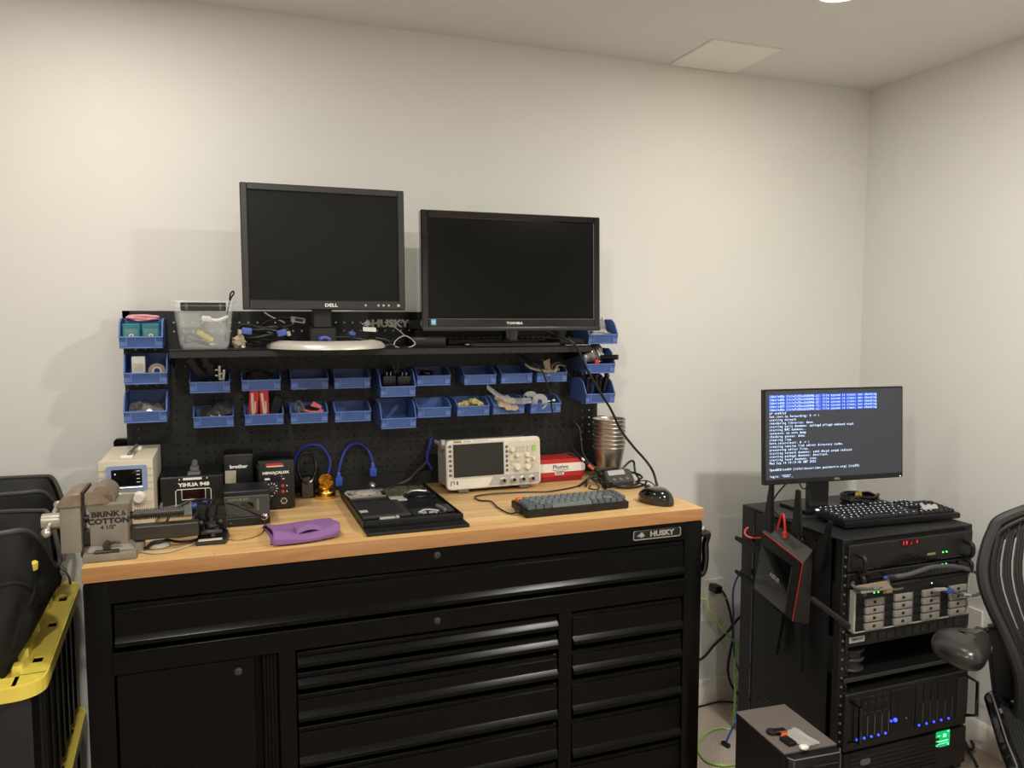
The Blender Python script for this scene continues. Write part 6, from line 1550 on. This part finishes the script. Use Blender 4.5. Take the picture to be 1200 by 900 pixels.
MB().box((a.x, a.y, TZ+.007), (.034, .020, .012), .002, (0, 0, -.15)).build('upper_plug', 'black_plastic', t)
MB().box((c.x, c.y, TZ+.006), (.026, .040, .010), .002, (0, 0, .05)).build('lower_plug', 'black_plastic', t)
b = MB()
for k in range(4): b.tube([(a.x-.006+.006*k, a.y-.008, TZ+.010), ((a.x+c.x)/2-.006+.006*k, (a.y+c.y)/2, TZ+.016), (c.x-.009+.006*k, c.y+.018, TZ+.008)], .0016, n=6)
b.build('wires', 'orange', t)
q = tz(938, 868); t = thing('small_zip_bag', 'small clear bag with a white piece on the front edge of the tower top', 'bag', q)
sheet_bag('bag_film', (q.x, q.y, TZ+.009), .055, .085, .012, 'clear_bag', '', '', 81, (0, 0, .15), t)
q = tz(942, 878.5); lump('white_piece', (q.x, q.y, TZ+.007), (.012, .009, .006), 'white', 'small white plastic piece in the clear bag on the tower', 'piece', 82, .08)

# ================================================================== desk chair
CX, CY, CR = 2.185, -.755, R(-45)       # seat centre; the chair faces -y in its own frame
t = thing('mesh_desk_chair', 'dark mesh desk chair with padded armrests in front of the server rack', 'chair', (CX, CY, 0), CR)
def CB(): b = MB(); b.M = MW[t.name]; return b
SZh = .46
def backpt(u, w):
    """u -1..1 across, w 0..1 up"""
    q_ = min(1, max(0, (w-.16)/.58)); hw = .188+.100*q_*q_*(3-2*q_)
    zz = .45+.565*w-.06*(abs(u)**2.5)*(w**3)
    yy = .235+.10*w-.05*math.sin(PI*w)*.6-.045*abs(u)**2
    return Vector((hw*u*(1-.16*w**6), yy, zz))
ringp = []
for k in range(15): ringp.append(backpt(-1, k/15))
for k in range(9): ringp.append(backpt(-1+.25*k*.985, 1)+Vector((0, 0, 0)))
for k in range(15): ringp.append(backpt(1, 1-(k+1)/15))
for k in range(1, 6): ringp.append(backpt(1-k/3, 0))
b = CB(); b.tube(ringp, .0165, n=10, sm=3, closed=True, flat=1.0); b.build('back_frame', 'chair_frame', t)
b = CB(); b.tube([p+Vector((0, -.012, 0)) for p in [backpt(u, w) for u, w in [(-.93, k/14) for k in range(1, 14)]+[(-.9+.1*k*1.8, .965) for k in range(1, 10)]+[(.93, 1-k/14) for k in range(1, 14)]]], .006, n=8, sm=3); b.build('back_gasket', 'black_plastic', t)
b = CB(); N = 84
for k in range(N):
    u0 = -.96+1.92*k/N; u1 = u0+1.92/N*.94
    if k % 4 == 0 and abs(u0) > .25:
        um = u0+(u1-u0)*.42
        b.grid(lambda a, c, u0=u0, u1=u1: backpt(u0+(u1-u0)*a, .02+.42*c), 2, 8); b.grid(lambda a, c, u0=u0, u1=um: backpt(u0+(u1-u0)*a, .44+.42*c), 2, 8); b.grid(lambda a, c, u0=u0, u1=u1: backpt(u0+(u1-u0)*a, .86+.11*c), 2, 3); continue
    b.grid(lambda a, c, u0=u0, u1=u1: backpt(u0+(u1-u0)*a, .02+.95*c), 2, 14)
b.build('back_mesh', 'chair_mesh', t, smooth=60, solid=.0012)
b = CB()
for z in (.58, .62): b.tube([backpt(-1, .2)+Vector((0, .02, 0)), Vector((-.1, .28, z)), Vector((.1, .28, z)), backpt(1, .2)+Vector((0, .02, 0))], .011, n=8)
b.box((0, .29, .52), (.10, .05, .24), .02, (.1, 0, 0), 3); b.build('back_support', 'black_plastic', t)
def seatpt(u, v):
    x = .25*u*(1-.10*max(0, v-.6)); y = .235-.475*v
    return Vector((x, y, SZh+.035*abs(u)**3-.06*max(0, v-.70)**2*8-.03*math.sin(PI*min(1, v))*(1-u*u)))
rim = [seatpt(-1, k/12) for k in range(13)]+[seatpt(-1+k/4, 1) for k in range(1, 8)]+[seatpt(1, 1-k/12) for k in range(13)]+[seatpt(1-k/4, 0) for k in range(1, 8)]
b = CB(); b.tube(rim, .017, n=10, sm=3, closed=True); b.build('seat_frame', 'black_gloss', t)
b = CB(); b.tube([p+Vector((0, 0, .014)) for p in rim[:13]], .0032, n=6, sm=3); b.tube([p+Vector((0, 0, .014)) for p in rim[20:33]], .0032, n=6, sm=3); b.build('seat_edge_highlight', 'mid_grey', t)  # highlight of the glossy seat rim, put in as thin grey beads
b = CB()
for k in range(60):
    u0 = -.96+1.92*k/60; u1 = u0+1.92/60*.9
    b.grid(lambda a, c, u0=u0, u1=u1: seatpt(u0+(u1-u0)*a, .02+.96*c), 2, 12)
b.build('seat_mesh', 'chair_mesh', t, smooth=60, solid=.0012)
def side_panel(s):
    return [(s*.262, .235, SZh-.01), (s*.262, -.10, SZh-.01), (s*.25, -.08, SZh-.14), (s*.22, .2, SZh-.18)]
for s in (-1, 1):
    b = CB(); b.box((s*.305, .165, .645), (.026, .17, .060), .010, (.05, 0, s*.32), 3); b.hexa([(s*.19, .235, .44), (s*.235, .235, .44), (s*.235, .275, .44), (s*.19, .275, .44)], [(s*.21, .23, .70), (s*.27, .225, .68), (s*.27, .265, .68), (s*.21, .27, .70)], .008)
    ar = b.build('arm_bracket', 'black_plastic', t)
    b = CB(); b.cyl((s*.262, .17, .648), (s*.305, .17, .648), .012, n=14); b.build('arm_bolt', 'dark_grey', ar)
    b = CB(); b.M = MW[t.name] @ Matrix.Translation((s*.342, .062, .684)) @ Matrix.Rotation(s*R(15), 4, 'Z')
    def pad(u, v, s=s):
        a = 2*PI*u; ph = -PI/2+PI*v
        cx_ = .118*math.cos(a); cy_ = .062*math.sin(a)*(1+.14*math.cos(a))
        cz = .036*math.sin(ph); k = max(.02, math.cos(ph))**.55
        bend = -s*.030*(cx_/.118)**2
        return Vector((cy_*k+bend, -cx_*k, cz-.012*(cx_/.125)*0+.010*math.cos(a)*k))
    b.grid(pad, 36, 15, cu=True); b.build('armrest_pad', 'chair_pad', t, smooth=70)
b = CB(); b.cyl((0, .02, .20), (0, .02, .40), .028, n=18); b.cyl((0, .02, .08), (0, .02, .22), .040, n=18); b.box((0, .05, .39), (.16, .26, .05), .015, None, 2); b.build('pedestal', 'black_plastic', t)
for k in range(5):
    a = 2*PI*k/5+.3; e = Vector((.30*math.cos(a), .02+.30*math.sin(a), .085))
    b = CB(); b.cyl((0, .02, .115), e, .028, .017, 10); lg = b.build('base_leg', 'dark_grey', t)
    b = CB(); d = Vector((-math.sin(a), math.cos(a), 0))*.02; b.cyl(Vector((e.x, e.y, .031))-d, Vector((e.x, e.y, .031))+d, .030, n=18); b.cyl((e.x, e.y, .05), (e.x, e.y, .085), .008, n=8); b.build('caster', 'black_plastic', lg)
cable('floor_lead', [at(1122, 858, z=.01), at(1130, 868, z=.01), at(1136, 878, z=.01), at(1141, 874, z=.01), at(1134, 862, z=.01), at(1128, 868, z=.01), at(1140, 888, z=.01), at(1145, 898, z=.01)], .005, 'cable_black', 'black leads lying on the carpet between rack and chair', 'cable')
cable('black_lead_end', [at(1100, 893, z=.01), at(1112, 900, z=.01), at(1122, 910, z=.01)], .005, 'cable_black', 'black cord lying on the carpet in front of the rack foot', 'cord')

# ================================================================== totes and bags
TX0, TX1, TY0, TY1 = -.60, -.088, -.06, .645
def tote(z0, lab):
    zt = z0+.345
    t = thing('storage_tote', lab, 'tote', (-.345, .29, z0), 0, 'black totes with yellow lids')
    xc, yc = (TX0+TX1)/2, (TY0+TY1)/2; w, d = TX1-TX0-.05, TY1-TY0-.05
    b = MB(); b.box((xc, yc, z0+.165), (w, d, .328), .012, None, 2)
    bd = b.build('tub', 'black_plastic', t)
    b = MB()
    for k in range(7):
        y = TY0+.09+k*.088; b.bx(TX1-.028, TX1-.016, y, y+.035, z0+.02, zt-.03, .004); b.bx(TX0+.016, TX0+.028, y, y+.035, z0+.02, zt-.03, .004)
    for k in range(4):
        x = TX0+.08+k*.10; b.bx(x, x+.04, TY0+.014, TY0+.028, z0+.02, zt-.03, .004)
    b.build('ribs', 'black_plastic', bd)
    # lid: skirt, edge strips with slots, raised inner blocks
    b = MB(); zl = z0+.338; zL = z0+.370
    def Q(x0, x1, y0, y1, za, zb, bev=.004): b.bx(x0, x1, y0, y1, za, zb, bev, 2)
    Wd = .052
    o = rrect(TX1-TX0, TY1-TY0, .055, 6); i_ = rrect(TX1-TX0-.010, TY1-TY0-.010, .05, 6); n = len(o)
    for k in range(n):
        j = (k+1) % n; P = lambda q, z: (xc+q[0], yc+q[1], z)
        b.hexa([P(o[k], zl), P(o[j], zl), P(i_[j], zl), P(i_[k], zl)], [P(o[k], zL-.003), P(o[j], zL-.003), P(i_[j], zL-.003), P(i_[k], zL-.003)])
    # top plate with slots, along the long sides
    hole_y = [TY0+.115, TY0+.33, TY0+.52]
    for s in (0, 1):
        xa, xb = (TX1-Wd, TX1-.004) if s else (TX0+.004, TX0+Wd)
        ys = [TY0+.055]
        for hy in hole_y: ys += [hy, hy+.036]
        ys.append(TY1-.055)
        for k in range(0, len(ys), 2): b.bx(xa, xb, ys[k], ys[k+1], zL-.005, zL)
        for hy in hole_y: b.bx(xa, xa+.014, hy, hy+.036, zL-.005, zL); b.bx(xb-.014, xb, hy, hy+.036, zL-.005, zL)
    b.bx(TX0+.05, TX1-.05, TY0+.004, TY0+Wd, zL-.005, zL); b.bx(TX0+.05, TX1-.05, TY1-Wd, TY1-.004, zL-.005, zL)
    for sx in (0, 1):
        for sy in (0, 1):
            cx_ = (TX1-.058) if sx else (TX0+.058); cy_ = (TY1-.058) if sy else (TY0+.058); fan = [(cx_, cy_)]
            a0 = {(1, 1): 0, (0, 1): 90, (0, 0): 180, (1, 0): 270}[(sx, sy)]
            for k in range(8): a = R(a0+90*k/7); fan.append((cx_+.054*math.cos(a), cy_+.054*math.sin(a)))
            b.prism(fan, .005, None, z0=zL-.005)
    b.bx(TX0+Wd-.004, TX1-Wd+.004, TY0+Wd-.004, TY1-Wd+.004, zL-.020, zL-.014)
    b.build('lid', 'yellow', t)
    b = MB()
    for s in (0, 1):
        x0, x1 = (TX1-Wd-.020, TX1-Wd+.006) if s else (TX0+Wd-.006, TX0+Wd+.020)
        for y, l, h in ((TY0+.075, .035, .012), (TY0+.15, .09, .020), (TY0+.30, .10, .022), (TY0+.455, .06, .020), (TY0+.56, .05, .012)): b.box(((x0+x1)/2, y+l/2, zL-.016+(h+.016)/2), (x1-x0, l, h+.016), .006, None, 2, top=(.8, .86))
    for y0_, y1_ in ((TY0+Wd-.006, TY0+Wd+.014), (TY1-Wd-.014, TY1-Wd+.006)): b.box(((TX0+TX1)/2, (y0_+y1_)/2, zL-.004), (TX1-TX0-.16, y1_-y0_, .026), .008, None, 2, top=(.95, .6))
    b.build('lid_ridges', 'yellow', t); t.rotation_euler.z = R(3)
tote(.001, 'lower black tote with yellow lid, standing on the carpet beside the cabinet')
tote(.372, 'upper black tote with yellow lid, carrying the two black tool bags')
LZ = .372+.356
def tool_bag(label, x0, x1, y0, y1, zt, front_drop, seed, badge):
    rnd = random.Random(seed); ph = [rnd.uniform(0, 6.28) for _ in range(8)]
    t = thing('tool_bag', label, 'tool bag', ((x0+x1)/2, (y0+y1)/2, LZ), 0, 'black tool bags on the tote')
    xc, yc, w, d = (x0+x1)/2, (y0+y1)/2, x1-x0, y1-y0
    def rim(u):
        a = 2*PI*u; c, s = math.cos(a), math.sin(a)
        ex = (abs(c)**.55)*(1 if c > 0 else -1); ey = (abs(s)**.55)*(1 if s > 0 else -1)
        end = max(0, abs(c)-.72)/.28
        z = zt-(front_drop if s < -.15 else 0)*min(1, (-s-.15)*3)-.10*end**1.6*(1 if c > 0 else .5)
        return Vector((xc+w/2*ex*(1.02 if c > 0 else 1), yc+d*.43*ey*(1-.5*end), z))
    def f(u, v):
        a = 2*PI*u; c, s = math.cos(a), math.sin(a)
        ex = (abs(c)**.22)*(1 if c > 0 else -1); ey = (abs(s)**.22)*(1 if s > 0 else -1)
        bot = Vector((xc-.040+w*.43*ex, yc+d*.5*ey, LZ+.001)); top = rim(u)
        p = bot.lerp(top, v**.62); bul = math.sin(PI*v)*.008
        p += Vector((ex*bul, ey*bul, 0))
        wr = .011*math.sin(9*a+ph[0]+5*v)*math.sin(6*v+ph[1])+.007*math.sin(17*a+ph[2]+4*v)*math.sin(11*v+ph[3])
        return p+Vector((c, s, 0))*wr*math.sin(PI*min(1, v*1.05))
    b = MB(); b.grid(f, 72, 20, cu=True)
    shell = b.build('shell', 'bag_black', t, smooth=70, solid=.006)
    MB().bx(xc-w*.44, xc+w*.30, yc-d*.44, yc+d*.44, LZ+.001, LZ+.008, .003).build('bottom', 'bag_black', t)
    def fin(u, v):
        p = f(u, .35+.64*v); cc = Vector((xc, yc, p.z)); return cc+(p-cc)*.955
    b = MB(); b.grid(fin, 60, 10, cu=True); b.build('lining', 'bag_lining', t, smooth=70)
    b = MB(); b.tube([rim(k/64)+Vector((0, 0, .002)) for k in range(64)], .0055, n=8, sm=2, closed=True); b.build('rim_zip', 'zip_grey', t)
    b = MB()
    b.tube([f(.80+.0, k/10)+Vector((0, -.004, 0)) for k in range(1, 9)], .004, n=6); b.tube([f(.93, k/10)+Vector((.004, -.003, 0)) for k in range(1, 9)], .004, n=6)
    b.tube([f(.70+.03*k, .52)+Vector((.002, -.004, 0)) for k in range(11)], .0035, n=6); b.build('seams', 'bag_black', shell)
    return t, f, rim
t, f, rm = tool_bag('open black tool bag with a yellow badge, front of the two on the tote', -.62, -.082, -.01, .38, 1.018, -.022, 4, True)
q = rm(0); b = MB(); b.tube([q+Vector((-.03, -.006, .028)), q+Vector((.0, -.004, .004)), q+Vector((.016, -.004, -.012))], .0045); b.tube([q+Vector((.014, -.004, -.01)), q+Vector((.022, -.006, -.028)), q+Vector((.024, -.006, -.044))], .0026); b.lathe([(.004, -.002), (.0075, -.002), (.0075, .002), (.004, .002), (.004, -.002)], Matrix.Translation(q+Vector((.012, -.008, -.012))) @ Euler((1.3, 0, .3)).to_matrix().to_4x4(), 14); b.build('zip_pull', 'zip_grey', t)
c = at(43, 662, y=.0); b = MB(); pv = f(.915, .72); b = MB(); b.box(pv+Vector((.004, -.006, 0)), (.012, .016, .022), .003, (.1, .2, -.6)); b.build('yellow_tab', 'yellow', t)
pv = f(.7523, .42); b = MB(); b.box(pv+Vector((0, -.004, 0)), (.05, .006, .035), .002, (0, 0, 0)); b.build('badge', 'yellow', t)
t, f, rm = tool_bag('open black tool bag with a grey strap, rear of the two by the wall', -.64, -.118, .40, .60, 1.06, .012, 11, False)
q = rm(0); MB().tube([q+Vector((-.004, -.02, .012)), q+Vector((.008, -.03, -.02)), q+Vector((.004, -.035, -.06)), q+Vector((-.006, -.03, -.11))], .008, n=8, flat=.5).build('grey_strap', 'light_grey', t)

# ================================================================== camera and view
cd = bpy.data.cameras.new('camera'); cam = bpy.data.objects.new('camera', cd); C.objects.link(cam)
cd.sensor_width = 36; cd.lens = FPX/1200*36; cd.clip_start = .02
mw_ = Matrix((RGT, UPV, -FWD)).transposed().to_4x4(); mw_.translation = CAM; cam.matrix_world = mw_
bpy.context.scene.camera = cam
w = bpy.data.worlds.new('world'); bpy.context.scene.world = w; w.use_nodes = True
w.node_tree.nodes['Background'].inputs[0].default_value = (.02, .02, .02, 1); w.node_tree.nodes['Background'].inputs[1].default_value = 0
v = bpy.context.scene.view_settings
v.view_transform = 'Standard'; v.look = 'None'; v.exposure = .62; v.gamma = 1; v.use_curve_mapping = False
bpy.context.scene.cycles.max_bounces = 10; bpy.context.scene.cycles.diffuse_bounces = 6; bpy.context.scene.cycles.transparent_max_bounces = 16
